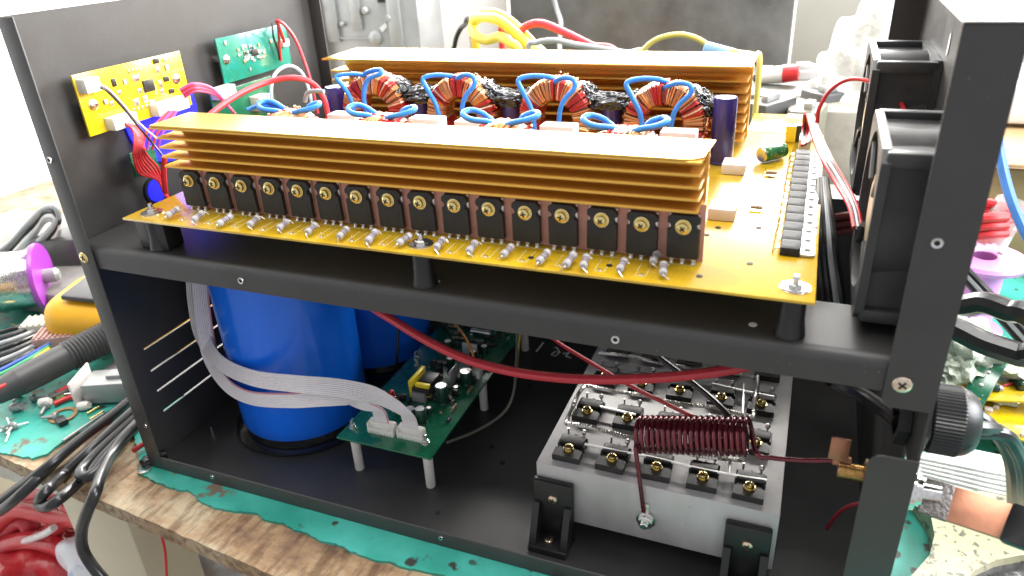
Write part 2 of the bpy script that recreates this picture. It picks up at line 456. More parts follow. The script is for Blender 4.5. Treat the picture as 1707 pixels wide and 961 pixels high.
BT = -0.0026                      # wood surface, the laminate lies on it
def bxy(x, y): q = px(x, y, 'z', BT); return (q.x, q.y)
edge_a = bxy(-60, 735); edge_b = bxy(460, 961)
dr = (Vector(edge_b) - Vector(edge_a)).normalized()
front = [tuple(Vector(edge_a) - dr * 1.0), edge_a, edge_b, tuple(Vector(edge_b) + dr * 1.1)]
fr_line = pathn(front, 0.006, 0.0012, 2.0)
bench_poly = [q for q in fr_line if q[0] > -0.80] + [(1.35, 1.12), (-0.80, 1.12)]
m = M().prism(bench_poly, 'xy', BT - 0.013, BT)
bench = W_('bench_top', m, mt_wood, None, 30); tag(bench, kind='structure')

rag = [(-60, 742), (0, 757), (54, 768), (79, 760), (125, 727), (184, 706), (215, 716), (229, 740), (236, 775), (231, 792), (259, 806),
       (280, 815), (295, 818), (316, 822), (326, 833), (343, 843), (371, 853), (398, 857), (428, 859), (449, 871), (478, 879), (508, 892),
       (542, 907), (575, 915), (586, 923), (609, 932), (640, 940), (690, 952), (740, 962)]
rl = [bxy(*q) for q in rag]
rl = [(-0.62, rl[0][1] + 0.02)] + rl + [(rl[-1][0] + 0.3, rl[-1][1] - 0.05), (1.3, rl[-1][1] - 0.12)]
teal_poly = pathn(rl, 0.0015, 0.0017, 5.0) + [(1.3, 0.42), (0.62, 0.60), (-0.30, 0.42), (-0.42, 0.17), (-0.60, 0.10)]
m = M().prism(teal_poly, 'xy', BT, -0.0004)
lam = W_('bench_laminate', m, mt_teal, None, 30); tag(lam, kind='structure')

mt_floor = mk('grey_floor', (0.30, 0.29, 0.26), 0.6, 0, 0.2, 6)
fl_ = W_('floor', M().span((-3, -2, -0.78), (3, 2.2, -0.76)), mt_floor); tag(fl_, kind='structure')
mt_wall = mk('white_wall', (0.86, 0.86, 0.85), 0.7, 0, 0.02, 8)
wl = W_('wall_back', M().span((-2.2, 1.62, -0.76), (2.4, 1.64, 2.6)), mt_wall); tag(wl, kind='structure')
wl = W_('wall_left', M().span((-0.97, -0.6, -0.76), (-0.95, 1.62, 2.6)), mt_wall); tag(wl, kind='structure')
mt_cream = mk('cream_painted_steel', (0.55, 0.50, 0.36), 0.4, 0, 0.06, 12)
ls = W_('lower_shelf', M().span((-1.0, 0.0, -0.44), (1.2, 1.0, -0.425)), mt_cream); tag(ls, kind='structure')

# ------------------------------------------------------------------ enclosure
HL, HS, WF, HR, FL, XR = 0.3372, 0.1914, 0.4972, 0.3328, 0.0127, 0.5172
T = 0.0012
enc = thing('equipment_enclosure', (0.25, 0.15, 0.0), 'open black powder-coated steel equipment enclosure with a middle shelf and no cover', 'enclosure')
slots = [(0.024, 0.125, z - 0.0008, z + 0.0008) for z in (0.0938, 0.0740, 0.0552, 0.0360)]
m = M().sheet(0.0, 0.3, 0.0, HL, slots, 'yz', -T, 0.0)
W_('side_panel', m, mt_powder, enc)
def flange(poly, plane, a, b, name='flange'):
    return W_(name, M().prism(poly, plane, a, b), mt_powder, enc)
def rrect(x0, x1, z0, z1, r, which):
    """rounded rectangle, radius only on the named corners (bl br tr tl)"""
    out = []
    for nm, cx, cz, a0 in (('bl', x0, z0, 180), ('br', x1, z0, 270), ('tr', x1, z1, 0), ('tl', x0, z1, 90)):
        if nm in which:
            ox = cx + (r if 'l' in nm else -r); oz = cz + (r if 'b' in nm else -r)
            for k in range(7):
                a = rad(a0 + 15 * k); out.append((ox + r * math.cos(a), oz + r * math.sin(a)))
        else: out.append((cx, cz))
    return out
W_('flange', M().box((FL / 2 - T / 2, -T / 2, HL / 2), (FL + T, T, HL), 0.0005), mt_powder, enc)
W_('flange', M().box((FL / 2 - T / 2, 0.3 + T / 2, HL / 2), (FL + T, T, HL), 0.0005), mt_powder, enc)
# bottom pan with up-turned lips
W_('bottom_panel', M().span((0.0003, 0.0, 0.0), (XR - 0.0003, 0.3, T)), mt_powder, enc)
prof = [(-T, 0.0), (-T, 0.0108), (-0.0009, 0.0117), (-0.0003, 0.012), (0.0, 0.0117), (0.0, 0.0)]
W_('bottom_lip', M().prism(prof, 'yz', FL, WF), mt_powder, enc)
W_('bottom_lip', M().span((FL, 0.3, 0.0), (WF, 0.3 + T, 0.012)), mt_powder, enc)
W_('rear_light_blocker', M().span((0.0003, 0.2985, T + .0002), (0.470, 0.2997, 0.172)).span((0.4702, 0.2985, T + .0002), (0.5166, 0.2997, 0.160)), mt_powder, enc)  # added across the back of the lower bay to keep light out
# shelf: rounded front bend, cut out beside the fans for the cables
def shelf_prof(yb):
    R_ = 0.0055; o = [(yb, HS)]
    for k in range(9):
        a = rad(90 + k * 90 / 8); o.append((0.0006 + R_ + R_ * math.cos(a), HS - R_ + R_ * math.sin(a)))
    o += [(0.0006, HS - 0.0167), (0.0018, HS - 0.0167)]
    for k in range(9):
        a = rad(180 - k * 90 / 8); o.append((0.0006 + R_ + (R_ - T) * math.cos(a), HS - R_ + (R_ - T) * math.sin(a)))
    o.append((yb, HS - T))
    return o
W_('shelf', M().prism(shelf_prof(0.299), 'yz', 0.0006, 0.4580), mt_powder, enc, 25)
W_('shelf', M().prism(shelf_prof(0.050), 'yz', 0.4580, 0.5166), mt_powder, enc, 25)
W_('shelf_light_stop', M().span((0.0006, 0.2982, HS + .0001), (0.4580, 0.2990, HS + 0.0205)), mt_powder, enc)  # unseen upright strip, added to stop back light under the board
# right side panel with wide inward flanges
def ch(c, s): return (c.x - s, c.x + s, c.z - s, c.z + s)
m = M().sheet(0.0, 0.3, 0.0, HR, [(0.012, 0.032, 0.106, 0.124)], 'yz', XR, XR + T)
W_('side_panel', m, mt_powder, enc)
flange(rrect(WF, XR + T, 0.1680, HR, 0.005, ('bl',)), 'xz', -T, 0.0)
flange(rrect(WF, XR + T, 0.0002, 0.1400, 0.006, ('tl',)), 'xz', -T, 0.0)
flange(rrect(WF, XR + T, 0.0002, HR, 0.004, ()), 'xz', 0.3, 0.3 + T)
m = M().box(((WF + XR + T) / 2, 0.15, HR + T / 2), (XR + T - WF, 0.3 + 2 * T, T), 0.0005)
W_('flange', m, mt_powder, enc)
# oblong slot seen through the inner face near the top
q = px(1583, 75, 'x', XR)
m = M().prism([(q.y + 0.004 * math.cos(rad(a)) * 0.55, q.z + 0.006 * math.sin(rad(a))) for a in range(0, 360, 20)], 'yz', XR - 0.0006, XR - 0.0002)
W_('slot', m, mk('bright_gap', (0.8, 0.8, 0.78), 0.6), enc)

def screw_mesh(r=0.0034, h=0.0022, washer=0.0, mats=None, dome=True):
    """pan-head screw, axis -Y, seat at y = 0"""
    m = M()
    y0 = 0.0
    if washer:
        m.lathe([(0.0005, 0), (washer, 0), (washer, 0.0007), (washer * 0.8, 0.0008), (washer * 0.78, 0.0014), (r * 0.9, 0.0015)], (0, 0, 0), (0, -1, 0), 20)
        y0 = 0.0013
    m.lathe([(r * 0.96, y0), (r, y0 + h * 0.25), (r * 0.9, y0 + h * 0.7), (r * 0.6, y0 + h * 0.95), (0.0001, y0 + h)], (0, 0, 0), (0, -1, 0), 20)
    m.mi = 1
    t = y0 + h * 0.93
    m.box((0, -t, 0), (r * 1.05, h * 0.22, r * 0.26)); m.box((0, -t - 0.00003, 0), (r * 0.26, h * 0.22, r * 1.05))
    return m.mesh('screw', mats or [mt_brass, mt_dark])
me_scr_flat = screw_mesh(0.0039, 0.0011, 0, [mt_brass, mt_dark])
me_scr_big = screw_mesh(0.0041, 0.0010, 0, [mk('copper_tone_screw', (0.80, 0.66, 0.52), 0.25, 1.0, 0.2, 400), mt_dark])
me_ring = M().lathe([(0.0012, 0.0002), (0.0012, 0.0007), (0.0022, 0.0008), (0.0024, 0.0003), (0.0024, 0)], (0, 0, 0), (0, -1, 0), 20).mesh('rivet_nut', mt_steel)
bm_ = M(); bm_.cyl((0, 0, 0), (0, -0.0004, 0), 0.0013, n=16); me_hole = bm_.mesh('hole', mt_dark)
def at_front(x, y, name, me, yy=-T, rot=None):
    q = px(x, y, 'y', yy)
    return L_(name, me, enc, q - WL[enc.name], rot)
at_front(140, 430, 'screw', me_scr_flat, rot=(0, 0.4, 0)); at_front(1504, 642, 'screw', me_scr_big, rot=(0, 0.6, 0))
for x, y in ((1562, 405), (83, 267), (243, 710), (354, 795), (735, 897)):
    o = at_front(x, y, 'rivet_nut', me_ring)
    if x != 1562 and x != 83: o.scale = (0.7, 1, 0.7)
    L_('hole', me_hole, o)
for x, y in ((402, 468), (1026, 566)):
    o = at_front(x, y, 'rivet_nut', me_ring, 0.0006); L_('hole', me_hole, o)
# pan-floor and shelf holes
me_fh = M().cyl((0, 0, 0), (0, 0, 0.0003), 0.0021, n=16).mesh('hole', mt_dark)
for x, y in ((838, 772), (820, 745), (883, 643), (917, 637), (730, 855)):
    q = px(x, y, 'z', T); L_('hole', me_fh, enc, q - WL[enc.name])
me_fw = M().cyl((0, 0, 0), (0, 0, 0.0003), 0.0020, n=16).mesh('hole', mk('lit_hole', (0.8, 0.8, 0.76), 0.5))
for x, y in ((1255, 542), (728, 470)):
    q = px(x, y, 'z', HS); L_('hole', me_fw, enc, q - WL[enc.name])
# white hand-painted marks on the pan floor
mt_paint = mk('white_paint_marker', (0.75, 0.78, 0.75), 0.6)
def stroke(pts, r=0.0009):
    m = M(); m.tube([px(x, y, 'z', T + 0.0003) for x, y in pts], r, 6, 1)
    for v in m.v: v.z = T + 0.0002 + (v.z - T - 0.0003) * 0.3
    return W_('paint_mark', m, mt_paint, enc)
stroke([(894, 586), (900, 579), (906, 571)]); stroke([(919, 591), (925, 594), (932, 589), (926, 586), (919, 591)])
stroke([(923, 580), (928, 579), (933, 588)]); stroke([(938, 590), (949, 588)]); stroke([(949, 588), (943, 594)]); stroke([(943, 594), (952, 597)])

# ------------------------------------------------------------------ power board
ZP = 0.2155
pb = thing('power_board', (0.257, 0.14, 0.2139), 'large yellow circuit board carrying two gold heatsinks, black transistors and toroid coils on the shelf', 'circuit board')
PBL = WL[pb.name]
m = M().box((0.25705, 0.1412, 0.2147), (0.4129, 0.2826, 0.0016), 0.0003)
W_('board', m, mt_pcby, pb)
# standoffs and their nuts
me_so = M().lathe([(0.0, 0), (0.0075, 0), (0.0062, 0.008), (0.0058, 0.0215), (0.0, 0.0215)], n=20).mesh('standoff', mt_nylon)
me_nut = M().lathe([(0.0, 0), (0.0068, 0), (0.0068, 0.0004), (0.0036, 0.0005), (0.0036, 0.0018), (0.0030, 0.0023), (0.0016, 0.0023), (0.0016, 0.0055), (0.0012, 0.0060), (0.0, 0.0060)], n=6).mesh('standoff_nut', mt_steel)
me_washer = M().lathe([(0.0, 0.0), (0.0070, 0.0), (0.0070, 0.0006), (0.0, 0.0007)], n=24).mesh('washer', mt_steel)
for x in (0.0635, 0.2596, 0.4545):
    for y in (0.0122, 0.270):
        L_('standoff', me_so, pb, Vector((x, y, HS + 0.0002)) - PBL)
        n_ = L_('standoff_nut', me_nut, pb, Vector((x, y, ZP + 0.0007)) - PBL)
        L_('washer', me_washer, n_, (0, 0, -0.0007))
q = px(262, 398, 'z', HS)
W_('spacer_block', M().box((0.0625, 0.0145, HS + 0.0105), (0.024, 0.014, 0.0205), 0.001), mt_nylon, pb)

# heatsinks: spine with separate fins
FINZ = [0.2462, 0.2522, 0.2582, 0.2642, 0.2702]
x0f, x1f = 0.0760, 0.4085
hs = W_('heatsink', M().prism([(0.0295, ZP + 0.0006), (0.0340, ZP + 0.0006), (0.0405, 0.2440), (0.0405, 0.2700), (0.0375, 0.2700), (0.0375, 0.2458), (0.0295, 0.2450)], 'yz', x0f + 0.004, x1f), mt_gold, pb)
hs['label'] = 'gold anodised finned heatsink along the front edge of the board'
def fin(hsk, x0, x1, y0, y1, z, t=0.0017):
    # tapered fin, thin rounded lips on both long edges
    pr = [(y0, z - t * 0.30), (y0 + 0.0005, z - t * 0.5), ((y0 + y1) / 2, z - t * 0.75), (y1 - 0.0005, z - t * 0.5), (y1, z - t * 0.3),
          (y1, z + t * 0.3), (y1 - 0.0005, z + t * 0.45), (y0 + 0.0005, z + t * 0.45), (y0, z + t * 0.3)]
    return W_('fin', M().prism(pr, 'yz', x0, x1), mt_gold, hsk)
for i, z in enumerate(FINZ):
    fin(hs, x0f + (0.0 if i == 4 else 0.0035), x1f - 0.001, 0.0172, 0.0374, z)
    fin(hs, x0f + 0.002, x1f - 0.001, 0.0406, 0.0512, z)
for z in (0.2205, 0.2290, 0.2375):
    fin(hs, x0f + 0.002, x1f - 0.001, 0.0400, 0.0512, z)
W_('top_plate', M().prism([(x0f, 0.0172), (x1f - 0.009, 0.0172), (x1f - 0.004, 0.0186), (x1f - 0.0005, 0.0225), (x1f + 0.001, 0.0512), (x0f, 0.0512)], 'xy', 0.27110, 0.27205), mt_gold, hs)
YR0, YR1 = 0.232, 0.290
hr = W_('heatsink', M().span((0.0560, 0.2640, ZP + 0.0006), (0.4085, 0.2685, 0.2727)), mt_gold, pb)
hr['label'] = 'gold anodised finned heatsink along the rear edge of the board'
for z in (0.2205, 0.2275, 0.2345, 0.2415, 0.2485, 0.2555, 0.2630):
    fin(hr, 0.0585, 0.4075, YR0 + 0.004, 0.2639, z)
for z in FINZ[:4]:
    fin(hr, 0.0585, 0.4075, 0.2686, YR1, z)
W_('top_plate', M().box((0.2318, (YR0 + YR1) / 2, 0.27355), (0.3560, YR1 - YR0, 0.0015), 0.0004), mt_gold, hr)

# pink insulating strip behind the transistors
W_('insulating_pad', M().span((0.0795, 0.0288, ZP + 0.0003), (0.4100, 0.0294, 0.2462)), mt_pad, pb)

# 16 transistors in the front row
def to247(bw=0.0160, bh=0.0236, th=0.0048):
    hw = bw / 2; nz = 0.0174; nr = 0.0021
    out = [(-hw + 0.0008, 0), (hw - 0.0008, 0), (hw, 0.0008)]
    for k in range(7):
        a = rad(-90 - 30 * k); out.append((hw + nr * math.cos(a) * 0.8, nz + nr * math.sin(a)))
    out += [(hw, bh - 0.0022), (hw - 0.0022, bh), (-hw + 0.0022, bh), (-hw, bh - 0.0022)]
    for k in range(7):
        a = rad(90 - 30 * k); out.append((-hw + nr * math.cos(a) * 0.8, nz + nr * math.sin(a)))
    out += [(-hw, 0.0008)]
    body = M(); body.prism(out, 'xz', -th + 0.0010, -0.0022)
    inner = [((x * 0.965), 0.00035 + z * 0.966) for x, z in out]
    n = len(out); b = len(body.v)
    # chamfered front face
    vs = [(x, -th + 0.0010, z) for x, z in out] + [(x, -th, z) for x, z in inner]
    body.add(vs, [(k, (k + 1) % n, (k + 1) % n + n, k + n) for k in range(n)] + [list(range(2 * n - 1, n - 1, -1))])
    # moulded index line, slightly raised
    body.box((0, -th - 0.00005, 0.0062), (bw * 0.72, 0.0001, 0.0110))
    tab = M().box((0, -0.0012, bh * 0.53), (bw * 0.93, 0.0019, bh * 0.88), 0.0003)
    lead = M()
    lead.box((0, -0.0026, -0.0010), (0.0021, 0.0007, 0.0022)); lead.box((0, -0.0026, -0.0030), (0.0012, 0.0006, 0.0022))
    return body.mesh('transistor', mt_epoxy, smooth=25), tab.mesh('tab', mt_tin), lead.mesh('lead', mt_tin)
me_tb, me_tt, me_tl = to247()
me_ts = screw_mesh(0.0029, 0.0022, 0.0040)
TZ = 0.2182
XS = [0.0898 + 0.02071 * i for i in range(16)]
for i, x in enumerate(XS):
    t = L_('transistor', me_tb, pb, Vector((x, 0.0287, TZ + random.uniform(-.0003, .0003))) - PBL, (0, rad(random.uniform(-1.2, 1.2)), 0))
    L_('tab', me_tt, t)
    L_('screw', me_ts, t, (0, -0.0048, 0.0174), (rad(random.uniform(-2, 2)), random.uniform(0, 1.5), 0))
    for dx in (-0.00545, 0, 0.00545): L_('lead', me_tl, t, (dx, 0, 0))

# axial resistors along the front edge
def axial(L0=0.0106, r=0.0020, bands=(1, 2, 1, 1), up=0.0012, mat=mt_resist):
    m = M()
    seg = [(0.0002, -L0 / 2), (r * 0.75, -L0 / 2), (r * 1.06, -L0 * 0.43), (r * 1.06, -L0 * 0.27), (r * 0.92, -L0 * 0.22)]
    mats = [0, 0, 0, 0]
    for k, bnd in enumerate(bands):
        z = -L0 * 0.19 + k * L0 * 0.115
        seg += [(r * 0.92, z), (r * 0.92, z + L0 * 0.065)]; mats += [0, bnd]
    seg += [(r * 0.92, L0 * 0.27), (r * 1.06, L0 * 0.31), (r * 1.06, L0 * 0.43), (r * 0.75, L0 / 2), (0.0002, L0 / 2)]; mats += [0, 0, 0, 0, 0]
    m.lathe(seg, (0, 0, 0), (0, 1, 0), 14, mats)
    m.mi = 3
    h = up + r
    for s_ in (-1, 1):
        m.tube([(0, s_ * L0 * 0.48, 0), (0, s_ * (L0 * 0.5 + 0.0008), 0), (0, s_ * (L0 * 0.5 + 0.0016), -0.0006), (0, s_ * (L0 * 0.5 + 0.0017), -h - 0.0003)], 0.00033, 6, 3)
    return m.mesh('resistor', [mat, mt_band, mt_band2, mt_tin])
me_res = [axial(bands=b) for b in ((1, 2, 1, 1), (2, 1, 1, 2), (1, 1, 2, 1))]
res_px = [(288, 354), (330, 361), (375, 367), (423, 369), (472, 375), (519, 381), (572, 388), (620, 394), (674, 399), (733, 406), (787, 412), (846, 418), (906, 428), (950, 433), (975, 436), (1037, 442), (1092, 430), (1106, 448)]
for i, (x, y) in enumerate(res_px):
    q = px(x, y, 'z', ZP + 0.0038)
    sc = random.uniform(0.93, 1.05)
    o = L_('resistor', me_res[i % 3], pb, q - PBL, (rad(8 + random.uniform(-3, 5)), random.uniform(-1, 1), rad(random.uniform(-7, 4))))
    o.scale = (sc, sc, sc)
# solder pads behind the resistors and the printed outlines of the front row
m = M(); pads = M()
for i, x in enumerate(XS):
    for dx in (-0.00545, 0, 0.00545): pads.lathe([(.0001, 0), (.0015, 0), (.0012, .0004), (.0007, .0011), (.0001, .0012)], (x + dx, 0.0261, ZP + .00005), (0, 0, 1), 10)
    if i < 15:
        xc = x + .0040; ya, yb_ = 0.0055, 0.0200; wd = .0026
        m.box((xc - wd, (ya + yb_) / 2, ZP + .00008), (.0003, yb_ - ya, .0001)); m.box((xc + wd, (ya + yb_) / 2, ZP + .00008), (.0003, yb_ - ya, .0001))
        m.box((xc, ya, ZP + .00008), (2 * wd, .0003, .0001)); pads.lathe([(.0001, 0), (.0011, 0), (.0006, .0006), (.0001, .0007)], (xc, ya + .0012, ZP + .00005), (0, 0, 1), 10)
m.box((.2450, 0.0236, ZP + .00008), (.325, .00025, .0001))
W_('silkscreen', m, mk('pale_silkscreen', (.72, .66, .35), .5), pb)
o = W_('solder_pads', pads, mt_tin, pb); o['kind'] = 'stuff'
# drill holes
me_dh = M().cyl((0, 0, 0), (0, 0, 0.0002), 0.0016, n=14).mesh('drill_hole', mt_dark)
for x, y in ((1250, 440), (1166, 461), (1265, 380), (1197, 380), (885, 430), (1016, 443), (1285, 296), (1218, 270), (1178, 392)):
    q = px(x, y, 'z', ZP + 0.0001); L_('drill_hole', me_dh, pb, q - PBL)

# toroid coils
def toroid():
    R_, a, b_ = 0.0222, 0.0060, 0.0095
    core = M()
    prof = [(R_ - a, -b_), (R_ + a, -b_), (R_ + a, b_), (R_ - a, b_), (R_ - a, -b_)]
    core.lathe(prof, (0, 0, 0), (0, 1, 0), 40)
    wnd = M(); NW = 120
    rng = random.Random(3)
    for i in range(NW):
        th = 2 * math.pi * (i + rng.uniform(-.3, .3)) / NW
        wnd.mi = [0, 1, 0, 1, 1][(i // 8) % 5] if rng.random() > .06 else 2
        if (i // 8) % 5 == 4 and i % 8 > 5: continue
        er = Vector((math.cos(th), 0, math.sin(th))); ey = Vector((0, 1, 0)); et = Vector((-math.sin(th), 0, math.cos(th)))
        g = 0.0011 + rng.uniform(0, 0.0008); tw = rng.uniform(-.0012, .0012)
        pts = []
        for cx, cy in ((-1, -.7), (-.8, -1), (0, -1.08), (.85, -1), (1, -.75), (1.06, 0), (1, .75), (.85, 1), (0, 1.06), (-.8, 1), (-1, .7), (-1.04, 0)):
            pts.append(er * (R_ + cx * (a + g)) + ey * (cy * (b_ + g)) + et * (tw * cy))
        wnd.tube(pts, 0.00085, 5, closed=True)
    # stray bundles over the outside, the pale ones paint in glints
    for i in range(40):
        th = rng.uniform(-.3, math.pi + .3); d = rng.uniform(.02, .10)
        wnd.mi = rng.choice((2, 2, 1, 0))
        y = rng.uniform(-.009, .009); r_ = R_ + a + 0.0030 + rng.uniform(0, .001)
        wnd.tube([(r_ * math.cos(th + d * k / 2), y + rng.uniform(-.0015, .0015), r_ * math.sin(th + d * k / 2)) for k in (-1, 0, 1)], 0.0006, 5, 3)
    return core.mesh('toroid_coil', mt_core), wnd.mesh('winding', [mt_wred, mt_wcop, mt_wpale], weld=False)
me_core, me_wind = toroid()
def lead_mesh(pts, r=0.0019):
    return M().tube(pts, r, 10, 7).mesh('coil_lead', mt_bluewire)
rear_l = [lead_mesh([(0.001, -.004, .0285), (-.006, -.009, .0315), (-.018, -.013, .0325), (-.0265, -.017, .0300), (-.0215, -.020, .0215), (-.0145, -.022, .010), (-.012, -.023, -.006), (-.0115, -.023, -.0275)]),
          lead_mesh([(-.002, -.006, .0250), (.001, -.010, .0290), (.009, -.014, .0330), (.0185, -.018, .0325), (.0195, -.020, .0265), (.0125, -.022, .0185), (.0085, -.023, .006), (.0075, -.023, -.0275)])]
rear_l2 = [lead_mesh([(-.001, -.004, .0280), (-.010, -.010, .0325), (-.020, -.014, .0330), (-.0275, -.017, .0310), (-.0200, -.020, .0240), (-.0130, -.022, .013), (-.0105, -.023, -.004), (-.0105, -.023, -.0275)]),
           lead_mesh([(-.004, -.006, .0255), (-.004, -.010, .0300), (.004, -.013, .0330), (.0145, -.016, .0350), (.0165, -.019, .0325), (.004, -.020, .0270), (-.0005, -.022, .012), (.0025, -.023, -.006), (.0035, -.023, -.0275)])]
front_l = [lead_mesh([(.001, .002, .0265), (-.008, -.001, .0300), (-.019, -.003, .0315), (-.0265, .002, .0335), (-.0235, .009, .0345), (-.014, .010, .0310), (-.009, .013, .020), (-.009, .013, -.024)]),
           lead_mesh([(.001, -.002, .0270), (.009, -.003, .0305), (.018, -.002, .0325), (.0245, .003, .0345), (.020, .010, .0345), (.012, .008, .0310), (.009, .013, .018), (.009, .013, -.024)])]
XT = [0.1262, 0.2025, 0.2785, 0.3575]
for i, x in enumerate(XT):
    t = L_('toroid_coil', me_core, pb, Vector((x, 0.200, ZP + 0.0262)) - PBL, (0, rad([0, 40, 95, 150][i]), 0))
    t.scale = (.95, .95, .92)
    L_('winding', me_wind, t)
    for k, me in enumerate((rear_l, rear_l2)[i % 2 == 0 and i == 0]):
        o = L_('coil_lead', me, t, (0, 0, 0), (0, -rad([0, 40, 95, 150][i]), 0))
        o.scale = (1, 1, 1.0 + .03 * (i - 1.5) * (1 - 2 * k))
for i, x in enumerate((0.1340, 0.2040, 0.2840, 0.3580)):
    a = [10, 60, 130, 200][i]
    t = L_('toroid_coil', me_core, pb, Vector((x, 0.0760, ZP + 0.0258)) - PBL, (0, rad(a), 0))
    t.scale = (.92, .92, .92)
    L_('winding', me_wind, t)
    for k, me in enumerate(front_l):
        L_('coil_lead', me, t, (0, 0, 0.0), (0, -rad(a), 0))

# purple cans between the rear coils
def can(r, h, sleeve, top=mt_tin, n=28):
    m = M()
    m.lathe([(0.0001, 0), (r * 0.96, 0), (r, r * 0.06), (r, r * 0.16), (r * 0.93, r * 0.24), (r, r * 0.34), (r, h - r * 0.12), (r * 0.95, h), (r * 0.80, h), (r * 0.76, h - r * .03), (0.0001, h - r * .03)], n=n,
            mats=[0] * 7 + [0, 1, 1])
    return m.mesh('capacitor', [sleeve, top])
me_can = can(0.0081, 0.0450, mt_purplecap)
for x, y, s_ in ((0.3975, 0.197, 1.0), (0.3175, 0.204, 0.93), (0.2405, 0.204, 0.93), (0.1615, 0.204, 0.93), (0.0835, 0.202, 0.93)):
    o = L_('capacitor', me_can, pb, Vector((x, y, ZP + 0.0002)) - PBL); o.scale = (1, 1, s_)
# crumpled black film tied over the can tops
rng = random.Random(9)
for xa, xb in ((0.143, 0.181), (0.219, 0.257), (0.296, 0.335), (0.375, 0.397)):
    m = M()
    mid = (xa + xb) / 2; hw = (xb - xa) / 2
    m.sphere((mid, 0.204, 0.2535), (hw * 1.08, 0.0120, 0.0066), 5, 0.30, 2.0, xa * 50)
    m.sphere((xa + 0.004, 0.205, 0.2572), (0.0115, 0.0125, 0.0068), 5, 0.3, 2.2, xa * 90, Matrix.Rotation(rad(35), 3, 'Y'))
    if xb < 0.38: m.sphere((xb - 0.002, 0.205, 0.2540), (0.0090, 0.0120, 0.0068), 5, 0.3, 2.2, xb * 90, Matrix.Rotation(rad(-30), 3, 'Y'))
    W_('plastic_film', m, mt_film, pb, 60)

# film capacitors (white boxes) between the rows
for x, y, w_ in ((0.1255, 0.152, 0.025), (0.1950, 0.152, 0.025), (0.2300, 0.150, 0.020), (0.2955, 0.150, 0.024), (0.3755, 0.150, 0.0225)):
    W_('film_capacitor', M().box((x, y, ZP + 0.0172), (w_, 0.0125, 0.0336), 0.0007), mt_ceramic, pb)
# white ceramic power resistors right of the front heatsink
for x, y in ((0.4115, 0.0950), (0.4085, 0.1790)):
    W_('power_resistor', M().box((x, y, ZP + 0.0036), (0.0150, 0.0160, 0.0070), 0.0006), mt_ceramic, pb)
mt_carbon = mk('tan_resistor_body', (0.42, 0.28, 0.14), 0.4)
me_rx = axial(0.0070, 0.0012, (1, 1, 2, 1), 0.0004, mt_carbon)
for x, y in ((1261, 346), (1286, 288)):
    q = px(x, y, 'z', ZP + 0.0018); L_('resistor', me_rx, pb, q - PBL, (0, 0, rad(90)))
# green electrolytic lying on its side
m = M(); q0 = px(1268, 259, 'z', ZP + 0.0056); q1 = px(1318, 247, 'z', ZP + 0.0056); ax = (q1 - q0).normalized(); Lg = 0.021
m.lathe([(0.0001, 0.0003), (0.0042, 0.0003), (0.0046, 0), (0.0052, 0.0008), (0.0053, 0.0015), (0.0053, Lg - .004), (0.0048, Lg - .003), (0.0053, Lg - .002), (0.005, Lg), (0.0001, Lg)], q0, ax, 24, [1, 1, 1, 0, 0, 0, 0, 0, 0])
o = W_('capacitor', m, [mt_greenlab, mt_tin], pb); o['label'] = 'green electrolytic capacitor lying on its side'
# flat-mounted transistors with silver tabs along the right edge
def to220():
    b = M().box((0.0, 0, 0.0024), (0.0096, 0.0122, 0.0044), 0.0004)
    b.box((-0.001, 0, 0.00462), (0.0058, 0.0074, 0.0001))
    t = M(); pts = [(0.0046, -0.0056), (0.0108, -0.0056), (0.0116, -0.0046), (0.0116, 0.0046), (0.0108, 0.0056), (0.0046, 0.0056)]
    t.prism(pts, 'xy', 0.0006, 0.0019)
    h = M().prism([(0.0080 + 0.0017 * math.cos(rad(a)), 0.0021 * math.sin(rad(a))) for a in range(0, 360, 24)], 'xy', 0.0019, 0.00203)
    l = M()
    for dy in (-0.0026, 0, 0.0026): l.tube([(-0.0045, dy, 0.0022), (-0.0066, dy, 0.0026), (-0.0080, dy, 0.0018), (-0.0085, dy, -0.0002)], 0.00042, 6, 4)
    return b.mesh('flat_transistor', mt_epoxy_dull), t.mesh('tab', mt_tab), h.mesh('tab_hole', mt_dark), l.mesh('lead', mt_brass)
me_2 = to220()
for i in range(14):
    o = L_('flat_transistor', me_2[0], pb, Vector((0.4503 + random.uniform(-.0002, .0002), 0.0535 + 0.0127 * i, ZP)) - PBL, (0, 0, rad(random.uniform(-1.5, 1.5))))
    t = L_('tab', me_2[1], o); L_('lead', me_2[3], o); L_('tab_hole', me_2[2], o)
# white header and yellow trimmer behind them
W_('wire_header', M().box((0.4505, 0.243, ZP + 0.0045), (0.008, 0.018, 0.009), 0.0005), mt_white_pl, pb)
W_('trimmer', M().box((0.4400, 0.262, ZP + 0.0060), (0.007, 0.010, 0.012), 0.0005), mt_ytape, pb)
W_('relay', M().box((0.4460, 0.264, ZP + 0.0060), (0.005, 0.010, 0.0125), 0.0005), mt_epoxy, pb)

